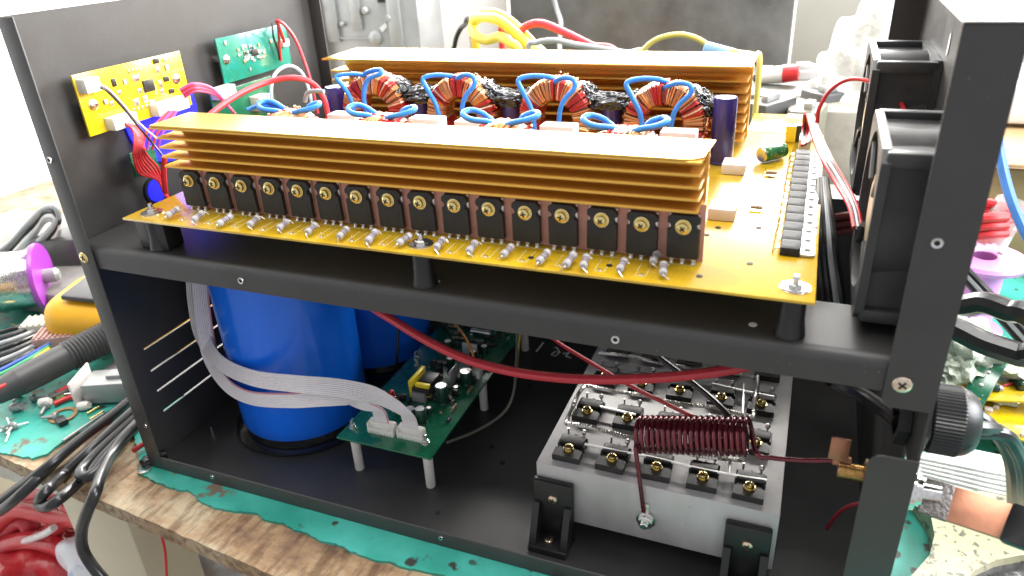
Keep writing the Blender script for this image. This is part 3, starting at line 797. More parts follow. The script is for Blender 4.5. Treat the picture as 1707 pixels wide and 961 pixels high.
# ------------------------------------------------------------------ cooling fans on the right panel
def fan(name, yc, zc, label, s_=0.041, xa=0.4815, xb=XR - 0.0003):
    t = thing(name, (XR, yc, zc - s_), label, 'fan', 'cooling fans on the side panel')
    fr = M(); n = 48; ri = s_ * 0.93; rc = 0.006
    def sq(a):
        c, s = math.cos(a), math.sin(a); k = 1 / max(abs(c), abs(s)); u, v = c * k * s_, s * k * s_
        lim = s_ - rc
        if abs(u) > lim and abs(v) > lim:
            du, dv = abs(u) - lim, abs(v) - lim; d = math.hypot(du, dv) or 1
            if d > rc: u = math.copysign(lim + du / d * rc, u); v = math.copysign(lim + dv / d * rc, v)
        return u, v
    A = [2 * math.pi * (k + .5) / n for k in range(n)]
    for x0, x1 in ((xa, xa + 0.0040), (xb - 0.0040, xb)):
        rings = []
        for x in (x0, x1):
            rings.append([(x, yc + sq(a)[0], zc + sq(a)[1]) for a in A]); rings.append([(x, yc + ri * math.cos(a), zc + ri * math.sin(a)) for a in A])
        vs = [v for r_ in rings for v in r_]
        fs = []
        for k in range(n):
            j = (k + 1) % n
            fs += [(k, j, n + j, n + k), (2 * n + k, 3 * n + k, 3 * n + j, 2 * n + j), (k, 2 * n + k, 2 * n + j, j), (n + k, n + j, 3 * n + j, 3 * n + k)]
        fr.add(vs, fs)
    # duct between the plates
    fr.lathe([(ri, 0.003), (ri, xb - xa - 0.003), (s_ * .992, xb - xa - 0.003), (s_ * 0.965, (xb - xa) / 2), (s_ * .992, 0.003), (ri, 0.003)], (xa, yc, zc), (1, 0, 0), 56)
    # corner posts and webs
    for sy in (-1, 1):
        for sz in (-1, 1):
            cy, cz = yc + sy * (s_ - 0.0060), zc + sz * (s_ - 0.0060)
            fr.box(((xa + xb) / 2, yc + sy * (s_ - .0036), zc + sz * (s_ - .0036)), (xb - xa - .004, .0064, .0064), .0008)
    d_ = s_ - .0048; xm = (xa + xb) / 2; lw_ = 2 * (s_ - .0068)
    for sg in (-1, 1):
        fr.box((xm, yc + sg * d_, zc), (xb - xa - .0074, .0016, lw_)); fr.box((xm, yc, zc + sg * d_), (xb - xa - .0074, lw_, .0016))
    W_('frame', fr, mt_fan, t)
    hub = M().lathe([(0.0001, 0), (0.0185, 0), (0.0195, 0.001), (0.0195, 0.022), (0.0001, 0.022)], (xa + 0.0035, yc, zc), (1, 0, 0), 32)
    h_ = W_('hub', hub, mt_fan, t)
    W_('hub_label', M().cyl((xa + 0.0029, yc, zc), (xa + 0.0034, yc, zc), 0.0175, n=32), mt_hub, h_)
    for k in range(4):
        a = rad(45 + 90 * k)
        d = Vector((0, math.cos(a), math.sin(a)))
        c = Vector((xa + 0.0022, yc, zc))
        W_('strut', M().tube([c + d * 0.017, c + d * (ri + .002)], 0.0017, 8, 1), mt_fan, t)
    for k in range(7):
        a0 = 2 * math.pi * k / 7; vs = []; NB = 6
        for i in range(NB + 1):
            rr = 0.0185 + (ri - 0.0018 - 0.0185) * i / NB
            for j in range(5):
                a = a0 + (j / 4 - .5) * 0.78 + 0.25 * (i / NB); x = xa + 0.008 + 0.017 * j / 4
                vs.append((x, yc + rr * math.cos(a), zc + rr * math.sin(a)))
        fs = [(i * 5 + j, i * 5 + j + 1, (i + 1) * 5 + j + 1, (i + 1) * 5 + j) for i in range(NB) for j in range(4)]
        nv = len(vs); vs2 = vs + [(x + 0.0011, y, z) for x, y, z in vs]
        fs2 = fs + [[q + nv for q in reversed(f)] for f in fs]
        bd = [j for j in range(5)] + [i * 5 + 4 for i in range(1, NB + 1)] + [NB * 5 + j for j in range(3, -1, -1)] + [i * 5 for i in range(NB - 1, 0, -1)]
        fs2 += [(bd[i], bd[(i + 1) % len(bd)], bd[(i + 1) % len(bd)] + nv, bd[i] + nv) for i in range(len(bd))]
        W_('blade', M().add(vs2, fs2), mt_fan, t)
    return t
fan('cooling_fan', 0.0625, 0.2380, 'square black cooling fan nearest the camera on the right side panel')
fan('cooling_fan', 0.2060, 0.2500, 'square black cooling fan farther back on the right side panel')

# ------------------------------------------------------------------ wires
def wire(name, pts, r, mat, label, cat='wire', group=None, sub=7, n=9):
    P = [px(*q) if len(q) == 4 else Vector(q) for q in pts]
    return tag(W_(name, M().tube(P, r, n, sub), mat), label, cat, group)

# ------------------------------------------------------------------ boards on the left panel
def panel_board(name, y0, y1, z0, z1, mat, label):
    t = thing(name, (0.009, (y0 + y1) / 2, z0), label, 'circuit board')
    W_('board', M().box((0.0100, (y0 + y1) / 2, (z0 + z1) / 2), (0.0016, y1 - y0, z1 - z0), 0.0002), mat, t)
    return t
def pt_on(x, y, X=0.0109): return px(x, y, 'x', X)
me_smd = {}
def smd(t, x, y, sy, sz, h, mat, name='chip', X=0.0108):
    q = px(x, y, 'x', X + h / 2)
    return W_(name, M().box((X + h / 2, q.y, q.z), (h, sy, sz), min(h, sy, sz) * 0.12), mat, t)
yb = panel_board('display_driver_board', 0.0265, 0.1195, 0.2588, 0.2985, mt_pcby2, 'yellow circuit board with white plugs mounted on the left side panel')
YBL = WL[yb.name]
me_px = M().lathe([(0.0001, 0), (0.0036, 0), (0.0036, 0.0006), (0.0026, 0.0008), (0.0026, 0.0020), (0.0016, 0.0024), (0.0001, 0.0024)], (0, 0, 0), (1, 0, 0), 20).mesh('screw', mt_steel)
me_post = M().cyl((0, 0, 0), (0.0091, 0, 0), 0.003, n=12).mesh('spacer', mt_steel)
for x, y in ((155, 175), (293, 132)):
    q = pt_on(x, y); L_('screw', me_px, yb, q - YBL); L_('spacer', me_post, yb, Vector((0.0001, q.y, q.z)) - YBL)
ic = smd(yb, 248, 143, 0.0090, 0.0080, 0.0016, mt_epoxy, 'chip')
for k in range(6):
    for s_ in (-1, 1):
        W_('lead', M().box((0.0113, WL[ic.name].y + s_ * 0.0054, WL[ic.name].z + 0.0066 - 0.0013 * k - 0.0033 + .0008 * 0), (0.0008, 0.0022, 0.0005)), mt_tin, ic)
for x, y, a, b, mt in ((190, 138, .0030, .0050, mt_epoxy), (198, 155, .0026, .0030, mt_tin), (208, 137, .0026, .0034, mt_grey), (226, 131, .0055, .0040, mt_tin), (260, 102, .0050, .0034, mt_epoxy),
                       (275, 100, .0035, .0030, mt_tin), (262, 117, .0030, .0040, mt_tin), (278, 113, .0030, .0040, mt_grey), (277, 132, .0045, .0034, mt_epoxy), (267, 140, .0030, .0050, mt_tin),
                       (286, 152, .0045, .0030, mt_epoxy), (232, 152, .0030, .0030, mt_tin), (242, 166, .0040, .0044, mt_tin), (227, 171, .0045, .0050, mt_tin), (254, 173, .0040, .0044, mt_tin),
                       (176, 170, .0028, .0030, mt_grey), (186, 173, .0028, .0032, mt_tin), (270, 153, .0030, .0032, mt_tin), (215, 120, .0012, .0024, mt_tin), (221, 118, .0012, .0024, mt_tin), (227, 117, .0012, .0024, mt_tin), (233, 116, .0012, .0024, mt_tin),
                       (223, 184, .0013, .0026, mt_tin), (230, 182, .0013, .0026, mt_tin), (237, 180, .0013, .0026, mt_tin), (244, 178, .0013, .0026, mt_tin)):
    smd(yb, x, y, a, b, 0.0011, mt, 'chip' if mt is mt_epoxy else 'surface_part')
def plug(t, x, y, sy, sz, h=0.0085, X=0.0108):
    q = px(x, y, 'x', X + h * 0.5)
    m = M().box((X + h / 2, q.y, q.z), (h, sy, sz), 0.0006)
    for k in range(int(sy / 0.0026)): m.box((X + h + 0.0002, q.y - sy / 2 + 0.0018 + 0.0025 * k, q.z), (0.0006, 0.0012, sz * 0.5))
    return W_('plug', m, mt_white_pl, t)
p1 = plug(yb, 148, 142, 0.0115, 0.0090); p2 = plug(yb, 203, 202, 0.0200, 0.0085); p3 = plug(yb, 283, 177, 0.0300, 0.0090)
tb = panel_board('sensor_board', 0.1585, 0.2465, 0.2662, 0.3010, mt_pcbt, 'teal circuit board mounted high on the left side panel')
TBL = WL[tb.name]
q = pt_on(377, 100); L_('screw', me_px, tb, q - TBL); L_('spacer', me_post, tb, Vector((0.0001, q.y, q.z)) - TBL)
smd(tb, 424, 88, .0075, .0055, .0016, mt_epoxy)
rng = random.Random(4)
for k in range(34):
    smd(tb, rng.gauss(420, 16), rng.gauss(87, 12) - 0, rng.uniform(.0016, .0032), rng.uniform(.0016, .003), .0010, rng.choice((mt_tin, mt_tin, mt_grey, mt_carbon, mt_white_pl)), 'surface_part')
smd(tb, 474, 72, .0085, .0060, .0050, mt_white_pl, 'plug')
# blue light spilled on the panel, put in as glowing discs
mt_blue = mk('painted_blue_glow', (0.02, 0.02, 0.55), 0.4, emit=(0.02, 0.02, 1.0), estr=0.7)
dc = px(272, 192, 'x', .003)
dm = thing('blue_glow_patch', (0.001, dc.y, dc.z - .04), 'round glowing patch standing in for blue light on the left panel behind the yellow board', 'glow patch')
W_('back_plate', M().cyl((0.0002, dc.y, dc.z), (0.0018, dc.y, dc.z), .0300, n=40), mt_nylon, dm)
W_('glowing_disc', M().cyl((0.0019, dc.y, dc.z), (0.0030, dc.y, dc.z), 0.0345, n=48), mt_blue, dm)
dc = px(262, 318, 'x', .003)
dm = thing('small_blue_glow_patch', (0.001, dc.y, dc.z - .012), 'small glowing patch standing in for blue light on the panel behind the left end of the board', 'glow patch')  # smaller glowing disc and ring, made up for a blue-lit spot
W_('glowing_disc', M().cyl((0.0003, dc.y, dc.z), (0.0030, dc.y, dc.z), 0.0085, n=32), mk('small_painted_blue_glow', (0.02, 0.02, 0.5), 0.35, emit=(0.02, 0.02, 1.0), estr=0.2), dm)
W_('glow_patch_ring', M().lathe([(.0087, 0), (.0102, 0), (.0102, .0020), (.0087, .0020), (.0087, 0)], (0.0002, dc.y, dc.z), (1, 0, 0), 32), mt_nylon, dm)
# small green boards low on the panel
gb = panel_board('button_board', 0.052, 0.074, 0.2225, 0.2400, mt_pcbg, 'small green circuit board low on the left panel beside red wires')
W_('button', M().box((0.0130, 0.060, 0.2310), (0.0045, 0.006, 0.006), 0.0005), mt_epoxy, gb)
gb2 = panel_board('meter_board', 0.140, 0.215, 0.2170, 0.2620, mt_pcbg, 'green circuit board behind the front heatsink on the left panel')
W_('plug', M().box((0.0150, 0.150, 0.2620), (0.009, 0.020, 0.009), 0.0006), mt_white_pl, gb2)
W_('relay', M().box((0.0165, 0.190, 0.2450), (0.011, 0.016, 0.012), 0.0006), mt_white_pl, gb2)

# wires of the yellow board
def wb(name, pts, r, mat, label, group=None): return wire(name, pts, r, mat, label, 'wire', group)
g1 = 'wires from the upper left plug'
wb('black_wire', [(160, 143, 'x', .018), (178, 152, 'x', .021), (205, 180, 'x', .024), (232, 213, 'x', .028), (256, 241, 'x', .030), (272, 262, 'x', .035)], .00075, mt_blackpvc, 'black thin wire running diagonally down from the upper plug of the yellow board')
wb('white_wire', [(160, 140, 'x', .018), (180, 149, 'x', .0215), (207, 177, 'x', .025), (226, 200, 'x', .028), (243, 216, 'x', .031), (262, 232, 'x', .036)], .00075, mk('pale_pink_wire', (0.6, 0.4, 0.4), .35), 'pale thin wire beside the black one from the upper plug')
for k in range(7):
    o = (k - 3)
    wb('red_wire', [(205 + 3.2 * k, 206 + .6 * o, 'x', .018), (222 + 2.5 * k, 222 + o, 'x', .024), (224 + 2.6 * k, 248, 'x', .026 + .001 * k), (223 + 4 * k, 268 - 2 * abs(o), 'x', .024), (233 + 5 * k, 285 - 1.5 * o, 'x', .020), (262 + 2 * k, 306 + 2 * o, 'x', .018), (276 + k, 330 + o, 'x', .02)], .0009, mt_redpink if k % 3 else mt_red,
       'thin red wire hanging in the bundle from the lower plug of the yellow board', 'red wires below the yellow board')
wb('red_cable', [(274, 262, 'x', .040), (273, 290, 'x', .034), (276, 322, 'x', .030)], .0019, mt_red, 'thick red wire standing at the left end of the front heatsink')
for k in range(5):
    wb('pink_wire', [(300 + 2 * k, 150 + 3 * k, 'x', .020), (322 + k, 140 + 3 * k, 'x', .028), (350 + 2 * k, 146 + 3 * k, 'x', .032), (370 + 2 * k, 164 + 3 * k, 'x', .034), (384 + 2 * k, 182 + 2 * k, 'x', .036)], .0011, mt_redpink if k % 2 else mk('pink_wire', (0.62, 0.10, 0.28), .35),
       'pinkish wire arching from the right plug of the yellow board', 'pink wires arching right of the yellow board')
for k in range(4):
    wb('violet_wire', [(282 + 4 * k, 186, 'x', .02), (262 + 6 * k, 205 + k, 'x', .022), (244 + 8 * k, 222 + 2 * k, 'x', .02), (236 + 9 * k, 250, 'x', .016)], .0010, mt_purplewire if k % 2 else mt_redpink,
       'violet wire passing behind the left fin tips', 'violet wires behind the fin tips')
# big red cable arching over the board, pair from the teal board, blue and grey loops
wire('red_cable', [(335, 205, 'y', .075), (365, 180, 'y', .09), (405, 154, 'y', .11), (450, 136, 'y', .13), (492, 130, 'y', .14), (522, 140, 'y', .15), (540, 165, 'y', .15), (548, 200, 'y', .15), (552, 235, 'y', .15)], .0021, mt_redpink, 'thick red cable arching over the left end of the board', 'cable')
wire('red_wire', [(474, 70, 'x', .018), (465, 45, 'x', .026), (462, 35, 'x', .03), (474, 42, 'x', .034), (492, 66, 'x', .038), (508, 105, 'x', .042), (519, 140, 'x', .046), (530, 190, 'x', .05)], .0014, mt_redpink, 'red wire looping over the top corner of the teal board', 'wire')
wire('orange_wire', [(463, 36, 'x', .022), (465, 62, 'x', .016), (468, 102, 'x', .014)], .0012, mt_red, 'short red wire crossing the right end of the teal board', 'wire')
wire('black_wire', [(454, 40, 'x', .013), (456, 62, 'x', .016), (463, 82, 'x', .016), (466, 100, 'x', .013)], .0009, mt_blackpvc, 'short black wire crossing the right end of the teal board', 'wire')
wire('grey_wire', [(456, 190, 'x', .045), (452, 150, 'x', .045), (460, 122, 'x', .045), (482, 110, 'x', .046), (503, 122, 'x', .05), (515, 150, 'x', .055), (522, 185, 'x', .06)], .0014, mk('pale_blue_wire', (.45, .55, .65), .35), 'pale blue wire arching below the teal board', 'wire')
wire('blue_wire', [(412, 184, 'y', .075), (428, 178, 'y', .08), (450, 177, 'y', .085), (465, 182, 'y', .085)], .0016, mt_bluewire, 'short blue wire lying over the far left coil', 'wire')
wire('steel_wire', [(508, 170, 'y', .12), (512, 156, 'y', .12), (524, 152, 'y', .12), (540, 153, 'y', .12)], .0016, mt_greywire, 'short grey wire bent beside the red cable', 'wire')

# fan wiring at the right
g = 'fan leads at the right end of the board'
wire('red_wire', [(1362, 205, 'y', .20), (1366, 180, 'y', .20), (1385, 150, 'y', .20), (1415, 133, 'y', .20), (1450, 136, 'y', .19), (1480, 154, 'y', .18), (1502, 172, 'y', .17), (1510, 195, 'y', .16)], .0013, mt_red, 'thin red wire arching from the board to the rear fan', 'wire')
for k in range(6):
    mt = (mt_red, mt_blackpvc, mt_redpink, mt_red, mt_whitewire, mt_redpink)[k]
    wire('fan_wire', [(1337 + 2 * k, 243 - k, 'z', ZP + .012), (1339 + 3 * k, 215, 'y', .235), (1341 + 3 * k, 190 + 2 * k, 'y', .23)], .0011, mt, 'short twisted wire rising from the white header', 'wire', g + ', rising')
for k in range(5):
    mt = (mt_redpink, mt_blackpvc, mt_whitewire, mt_blackpvc, mt_red)[k]
    wire('fan_wire', [(1346 + 2 * k, 192, 'y', .23), (1355 + 3 * k, 225, 'y', .20), (1370 + 4 * k, 265, 'y', .16), (1394 + 4 * k, 306, 'y', .13), (1416 + 3 * k, 345, 'y', .10), (1424 + 3 * k, 380, 'y', .08)], .0012, mt,
         ('pink', 'black', 'white', 'second black', 'red')[k] + ' lead of the bundle sloping from the header down to the front fan', 'wire', g)
for k in range(4):
    mt = (mt_blackpvc, mt_blackpvc, mt_greywire, mt_blackpvc)[k]
    wire('power_cable', [(1366 + 3 * k, 300, 'y', .16), (1366 + 7 * k, 380, 'y', .11), (1368 + 9 * k, 440, 'y', .10), (1374 + 10 * k, 500, 'y', .10), (1378 + 10 * k, 560, 'y', .12), (1380 + 10 * k, 640, 'y', .13)], .0024, mt,
         ('black cable hugging the board edge as it drops past the shelf', 'second black cable dropping past the shelf beside the board', 'grey cable dropping past the shelf beside the front fan', 'black cable nearest the fan dropping past the shelf')[k], 'cable', 'cables dropping past the shelf')
for k in range(3):
    wire('brown_cable', [(1372, 366 + 14 * k, 'y', .17), (1395, 362 + 13 * k, 'y', .165), (1425, 358 + 12 * k, 'y', .16), (1450, 356 + 12 * k, 'y', .16)], .0026, mk('maroon_cable', (0.10, 0.02, 0.018), .35),
         'dark maroon cable lying level between the board and the front fan', 'cable', 'maroon cables by the front fan')

# ------------------------------------------------------------------ lower bay: big blue capacitors
def bluecan(cx, cy, r, h, label):
    t = thing('large_capacitor', (cx, cy, T), label, 'capacitor', 'large blue capacitors under the shelf')
    m = M()
    prof = [(0.0001, 0.0095), (r * 0.93, 0.0095), (r * 0.985, 0.0105), (r, 0.0135)]
    for k in range(24): prof.append((r * (1 + 0.002 * math.sin(k * 1.7)), 0.0135 + (h - 0.02) * (k + 1) / 24))
    prof += [(r * 0.985, h - 0.003), (r * 0.9, h), (r * 0.85, h - 0.002), (0.0001, h - 0.002)]
    m.lathe(prof, (cx, cy, T), (0, 0, 1), 64)
    W_('sleeve', m, mt_bluecap, t)
    b = M().lathe([(0.0001, 0), (r * 1.10, 0), (r * 1.12, 0.0020), (r * 1.06, 0.0035), (r * 0.97, 0.0040), (r * 0.95, 0.0110), (0.0001, 0.0110)], (cx, cy, T + 0.0002), (0, 0, 1), 64)
    W_('clamp_ring', b, mt_film, t)
    return t
bluecan(0.0805, 0.0960, 0.0525, 0.166, 'large blue capacitor standing at the left under the shelf with ribbon cables across it')
bluecan(0.0850, 0.2080, 0.0525, 0.166, 'large blue capacitor farther back, half hidden behind the first')
W_('stud', M().cyl((0.0190, 0.0470, T), (0.0190, 0.0470, T + 0.0065), 0.0015, n=10), mt_steel, enc)

# ------------------------------------------------------------------ green control board on white legs
gz = 0.0408
cb = thing('control_board', (0.196, 0.135, T), 'green control board on white legs with small capacitors and a yellow-taped transformer', 'circuit board')
CBL = WL[cb.name]
W_('board', M().box((0.1962, 0.1450, 0.0400), (0.0776, 0.222, 0.0016), 0.0002), mt_pcbg, cb)
me_leg = M().lathe([(0.0001, 0), (0.0034, 0), (0.0036, 0.0005), (0.0036, 0.0372), (0.0001, 0.0376)], n=18).mesh('leg', mt_white_pl)
me_gs = M().lathe([(0.0001, 0), (0.0030, 0), (0.0030, 0.0005), (0.0026, 0.0006), (0.0026, 0.0022), (0.0015, 0.0024), (0.0014, 0.0068), (0.0001, 0.0070)], n=12).mesh('standoff_nut', mt_steel)
for x in (0.1625, 0.2240):
    for y in (0.0480, 0.1480, 0.2480):
        L_('leg', me_leg, cb, Vector((x, y, T + 0.0002)) - CBL)
        if y < .2: L_('standoff_nut', me_gs, cb, Vector((x, y, gz)) - CBL)
def ribbon_socket(x0, x1, y):
    m = M(); hz = 0.0098
    m.box(((x0 + x1) / 2, y, gz + 0.0021), (x1 - x0, 0.0072, 0.0042), 0.0003)
    m.box(((x0 + x1) / 2, y + 0.0010, gz + 0.0066), (x1 - x0 - 0.0012, 0.0050, 0.0050), 0.0003)
    n = 9
    for k in range(n): m.box((x0 + 0.0012 + (x1 - x0 - 0.0024) * k / (n - 1), y - 0.0033, gz + 0.0010), (0.0011, 0.0016, 0.0019))
    m.box((x0 + 0.0007, y, gz + 0.0060), (0.0012, 0.0068, 0.0040)); m.box((x1 - 0.0007, y, gz + 0.0060), (0.0012, 0.0068, 0.0040))
    return W_('ribbon_socket', m, mt_white_pl, cb)
SOA = (0.1765, 0.1985, 0.0500); SOB = (0.2005, 0.2215, 0.0510)
ribbon_socket(*SOA); ribbon_socket(*SOB)
def up(x, y, h=0.0): q = px(x, y, 'z', gz + h); return q.x, q.y
def radial(x, y, r, h, mat, top=mt_tin, name='capacitor'):
    m = M().lathe([(0.0001, 0.0002), (r * .94, 0.0002), (r, r * .1), (r, r * .3), (r * .93, r * .4), (r, r * .5), (r, h - r * .12), (r * .94, h), (r * .8, h), (r * .78, h - .0002), (0.0001, h - .0002)], (x, y, gz), (0, 0, 1), 20, [0] * 7 + [0, 1, 1])
    return W_(name, m, [mat, top], cb)
for pxx, r, h in (((686, 704), .0042, .0125), ((703, 706), .0044, .0135), ((738, 672), .0050, .0165), ((778, 640), .0052, .0125), ((668, 690), .0028, .008), ((716, 690), .0022, .006), ((752, 612), .0035, .009), ((790, 600), .0035, .009), ((760, 655), .0025, .006), ((808, 590), .0032, .008), ((748, 585), .0036, .010)):
    x, y = up(*pxx); radial(x, y, r, h, mt_greencap)
for pxx in ((640, 665), (654, 664)):
    x, y = up(*pxx)
    W_('indicator', M().lathe([(0.0026, 0.0), (0.0029, 0.0004), (0.0029, 0.0012), (0.0025, 0.0013), (0.0025, 0.0052), (0.0018, 0.0072), (0.0001, 0.0078)], (x, y, gz), (0, 0, 1), 16), mt_led, cb)
# transformer: ferrite frame, black bobbin and yellow tape
x, y = up(714, 655)
tr = W_('transformer', M().box((x, y, gz + 0.0085), (0.0150, 0.0240, 0.0060), 0.0006).box((x, y, gz + 0.0016), (0.0170, 0.0200, 0.0030), 0.0005), mt_epoxy, cb)
W_('tape', M().box((x - 0.0085, y, gz + 0.0090), (0.0034, 0.0235, 0.0150), 0.0005).box((x + 0.0008, y - 0.0085, gz + 0.0088), (0.0120, 0.0040, 0.0105), 0.0005), mt_ytape, tr)
W_('core', M().box((x + 0.0016, y + 0.0018, gz + 0.0126), (0.0120, 0.0140, 0.0040), 0.0005), mt_epoxy, tr)
W_('bobbin', M().box((x - 0.001, y - 0.0125, gz + 0.0042), (0.0115, 0.0040, 0.0080), 0.0004), mt_grey, tr)
rng = random.Random(21)
for k in range(150):
    t_ = rng.random()
    x = rng.uniform(0.163, 0.231); y = rng.uniform(0.062, 0.235)
    if 0.176 < x < 0.222 and y < 0.062: continue
    if x < 0.178 and y < 0.19 and rng.random() < .8: continue
    ch_ = rng.random()
    if ch_ < .25: W_('chip', M().box((x, y, gz + .0009), (rng.choice((.004, .006, .009)), rng.choice((.004, .005)), .0016), .0002), mt_epoxy, cb)
    elif ch_ < .45:
        o = L_('small_resistor', me_rx, cb, Vector((x, y, gz + .0016)) - CBL, (0, 0, rad(rng.choice((0, 90)))))
    elif ch_ < .6: W_('diode', M().lathe([(.0001, 0), (.0013, 0), (.0013, .004), (.0001, .004)], (x, y - .002, gz + .0015), (0, 1, 0), 10), mt_epoxy, cb)
    elif ch_ < .75: W_('small_transistor', M().box((x, y, gz + .0030), (.0045, .0032, .0055), .0006), mt_epoxy, cb)
    else: W_('surface_part', M().box((x, y, gz + .0006), (rng.uniform(.0012, .0026), rng.uniform(.0010, .0020), .0010)), rng.choice((mt_tin, mt_tin, mt_carbon, mt_ceramic)), cb)
x, y = up(796, 628)
W_('plug', M().box((x, y, gz + .0042), (.0070, .0085, .0080), .0005), mt_white_pl, cb)
x, y = up(735, 640); W_('heat_tab', M().box((x + .010, y + .004, gz + .0075), (.0012, .0140, .0140), .0003), mt_alu, cb)
x, y = up(755, 600); W_('heat_tab', M().box((x + .012, y + .010, gz + .0065), (.0140, .0014, .0120), .0003), mt_alu, cb)
for yy in (.20, .22):
    W_('fuse', M().lathe([(.0001, 0), (.0026, 0), (.0026, .005), (.0022, .0052), (.0022, .014), (.0026, .0142), (.0026, .019), (.0001, .019)], (.192, yy, gz + .0035), (1, 0, 0), 16), mt_tin, cb)

# ribbon cables
def ribbon(name, path, label, mats, ncore=9, w0=0.0125):
    """path: (point, width vector); a flat cable of round cores"""
    C_ = spline([p for p, _ in path], 8); D_ = spline([d for _, d in path], 8)
    m = M(); N = len(C_); rows = []
    per = 6; nn = ncore * per
    for i in range(N):
        t = (C_[min(i + 1, N - 1)] - C_[max(i - 1, 0)]).normalized()
        d = D_[i].normalized(); d = (d - t * d.dot(t)).normalized(); nrm = t.cross(d)
        row = []
        for k in range(nn + 1):
            u = k / nn; h = 0.00052 * abs(math.sin(math.pi * u * ncore)) + 0.00018
            row.append((C_[i] + d * (u - .5) * w0 + nrm * h, C_[i] + d * (u - .5) * w0 - nrm * h))
        rows.append(row)
    vs = [p for row in rows for pr in row for p in pr]
    st = 2 * (nn + 1); fs = []; fm = []
    for i in range(N - 1):
        for k in range(nn):
            a = i * st + 2 * k; b = (i + 1) * st + 2 * k; core = k // per
            fs += [(a, a + 2, b + 2, b), (a + 1, b + 1, b + 3, a + 3)]; fm += [1 if core == ncore - 1 else 0] * 2
        a = i * st; b = (i + 1) * st
        fs += [(a, b, b + 1, a + 1), (a + 2 * nn, a + 2 * nn + 1, b + 2 * nn + 1, b + 2 * nn)]; fm += [0, 0]
    bidx = len(m.f)
    m.add(vs, fs); m.m[bidx:] = fm
    return tag(W_(name, m, mats, None, 70), label, 'ribbon cable', 'white ribbon cables')
mt_rib = mk('white_ribbon', (0.76, 0.72, 0.74), 0.4, 0, 0.03, 200)
def rib_print():
    m = mk('white_ribbon_printed', (0.74, 0.66, 0.70), 0.42)
    N, L, b = nodes(m)
    tc = N.new('ShaderNodeTexCoord'); n = N.new('ShaderNodeTexNoise'); n.inputs['Scale'].default_value = 420; n.inputs['Detail'].default_value = 1
    L.new(tc.outputs['Object'], n.inputs[0])
    r = N.new('ShaderNodeValToRGB'); r.color_ramp.elements[0].position = 0.54; r.color_ramp.elements[1].position = 0.60
    r.color_ramp.elements[0].color = (0.74, 0.66, 0.70, 1); r.color_ramp.elements[1].color = (0.62, 0.46, 0.50, 1)
    L.new(n.outputs[0], r.inputs[0]); L.new(r.outputs[0], b.inputs['Base Color'])
    return m
mt_rib2 = rib_print()
mt_ribred = mk('ribbon_red_edge', (0.62, 0.25, 0.30), 0.4)
V = Vector
ribbon('ribbon_cable', [(px(322, 440, 'y', .075), V((.35, .7, .2))), (px(326, 500, 'y', .070), V((.35, .7, .25))), (px(338, 560, 'y', .062), V((.3, .6, .5))), (px(366, 604, 'y', .045), V((.1, .4, .9))), (px(420, 630, 'y', .034), V((0, .35, .9))),
                        (px(490, 640, 'y', .030), V((0.05, .45, .9))), (px(560, 646, 'y', .033), V((.2, .7, .6))), (px(615, 657, 'y', .038), V((.75, .6, .3))), (px(650, 672, 'y', .044), V((1, .3, .1))), (V((.2105, .0485, gz + .0225)), V((1, 0, 0))), (V((.2110, .0510, gz + .015)), V((1, 0, 0))), (V((.2110, .0515, gz + .008)), V((1, 0, 0)))],
       'white ribbon cable on top, ending in the right socket of the green board', [mt_rib, mt_rib])
ribbon('ribbon_cable', [(px(333, 440, 'y', .071), V((.35, .7, .2))), (px(337, 510, 'y', .066), V((.35, .7, .25))), (px(350, 590, 'y', .056), V((.3, .6, .5))), (px(374, 638, 'y', .043), V((.1, .3, .9))), (px(415, 663, 'y', .036), V((0, .1, 1))),
                        (px(480, 668, 'y', .032), V((0, .1, 1))), (px(540, 664, 'y', .034), V((.2, .3, .9))), (px(580, 664, 'y', .040), V((.7, .4, .5))), (px(602, 674, 'y', .045), V((1, .2, .2))), (V((.1868, .0480, gz + .0215)), V((1, 0, 0))), (V((.1875, .0500, gz + .014)), V((1, 0, 0))), (V((.1875, .0505, gz + .008)), V((1, 0, 0)))],
       'printed white ribbon cable hanging lowest, ending in the left socket of the green board', [mt_rib, mt_ribred])

# loose wires in the lower bay
wire('red_cable', [(560, 470, 'y', .10), (620, 512, 'y', .075), (655, 534, 'y', .065), (715, 570, 'y', .055), (780, 600, 'y', .05), (850, 619, 'y', .05), (930, 630, 'y', .05), (1010, 633, 'y', .05), (1100, 630, 'y', .05), (1180, 622, 'y', .05), (1240, 612, 'y', .055), (1320, 590, 'y', .07)], .0031, mt_redpink, 'thick red cable sagging across the lower bay under the shelf', 'cable')
wire('red_wire', [(900, 545, 'y', .16), (930, 571, 'y', .14), (980, 602, 'y', .12), (1050, 643, 'y', .095), (1110, 673, 'y', .078), (1155, 695, 'y', .066)], .0014, mt_red, 'thin red wire running down to the dark coil', 'wire')
wire('black_wire', [(1060, 565, 'y', .12), (1100, 597, 'y', .11), (1150, 635, 'y', .10), (1190, 668, 'y', .088), (1216, 694, 'y', .080)], .0019, mt_blackpvc, 'black wire running down behind the dark coil', 'wire')
wire('grey_wire', [(862, 555, 'y', .20), (861, 600, 'y', .17), (856, 655, 'y', .145), (838, 690, 'z', .012), (795, 718, 'z', .008), (745, 738, 'z', .012)], .0012, mk('olive_grey_wire', (.22, .22, .17), .4), 'thin grey wire looping on the pan floor right of the green board', 'wire')
wire('yellow_wire', [(868, 548, 'y', .19), (864, 585, 'y', .18), (861, 620, 'y', .165)], .0011, mk('yellow_green_wire', (.45, .38, .06), .4), 'short yellowish wire hanging at the back corner of the green board', 'wire')
wire('orange_wire', [(755, 535, 'y', .17), (775, 562, 'y', .15), (788, 590, 'y', .14), (790, 615, 'z', gz + .008)], .0010, mt_orange, 'thin orange wire dropping to the white plug of the green board', 'wire')
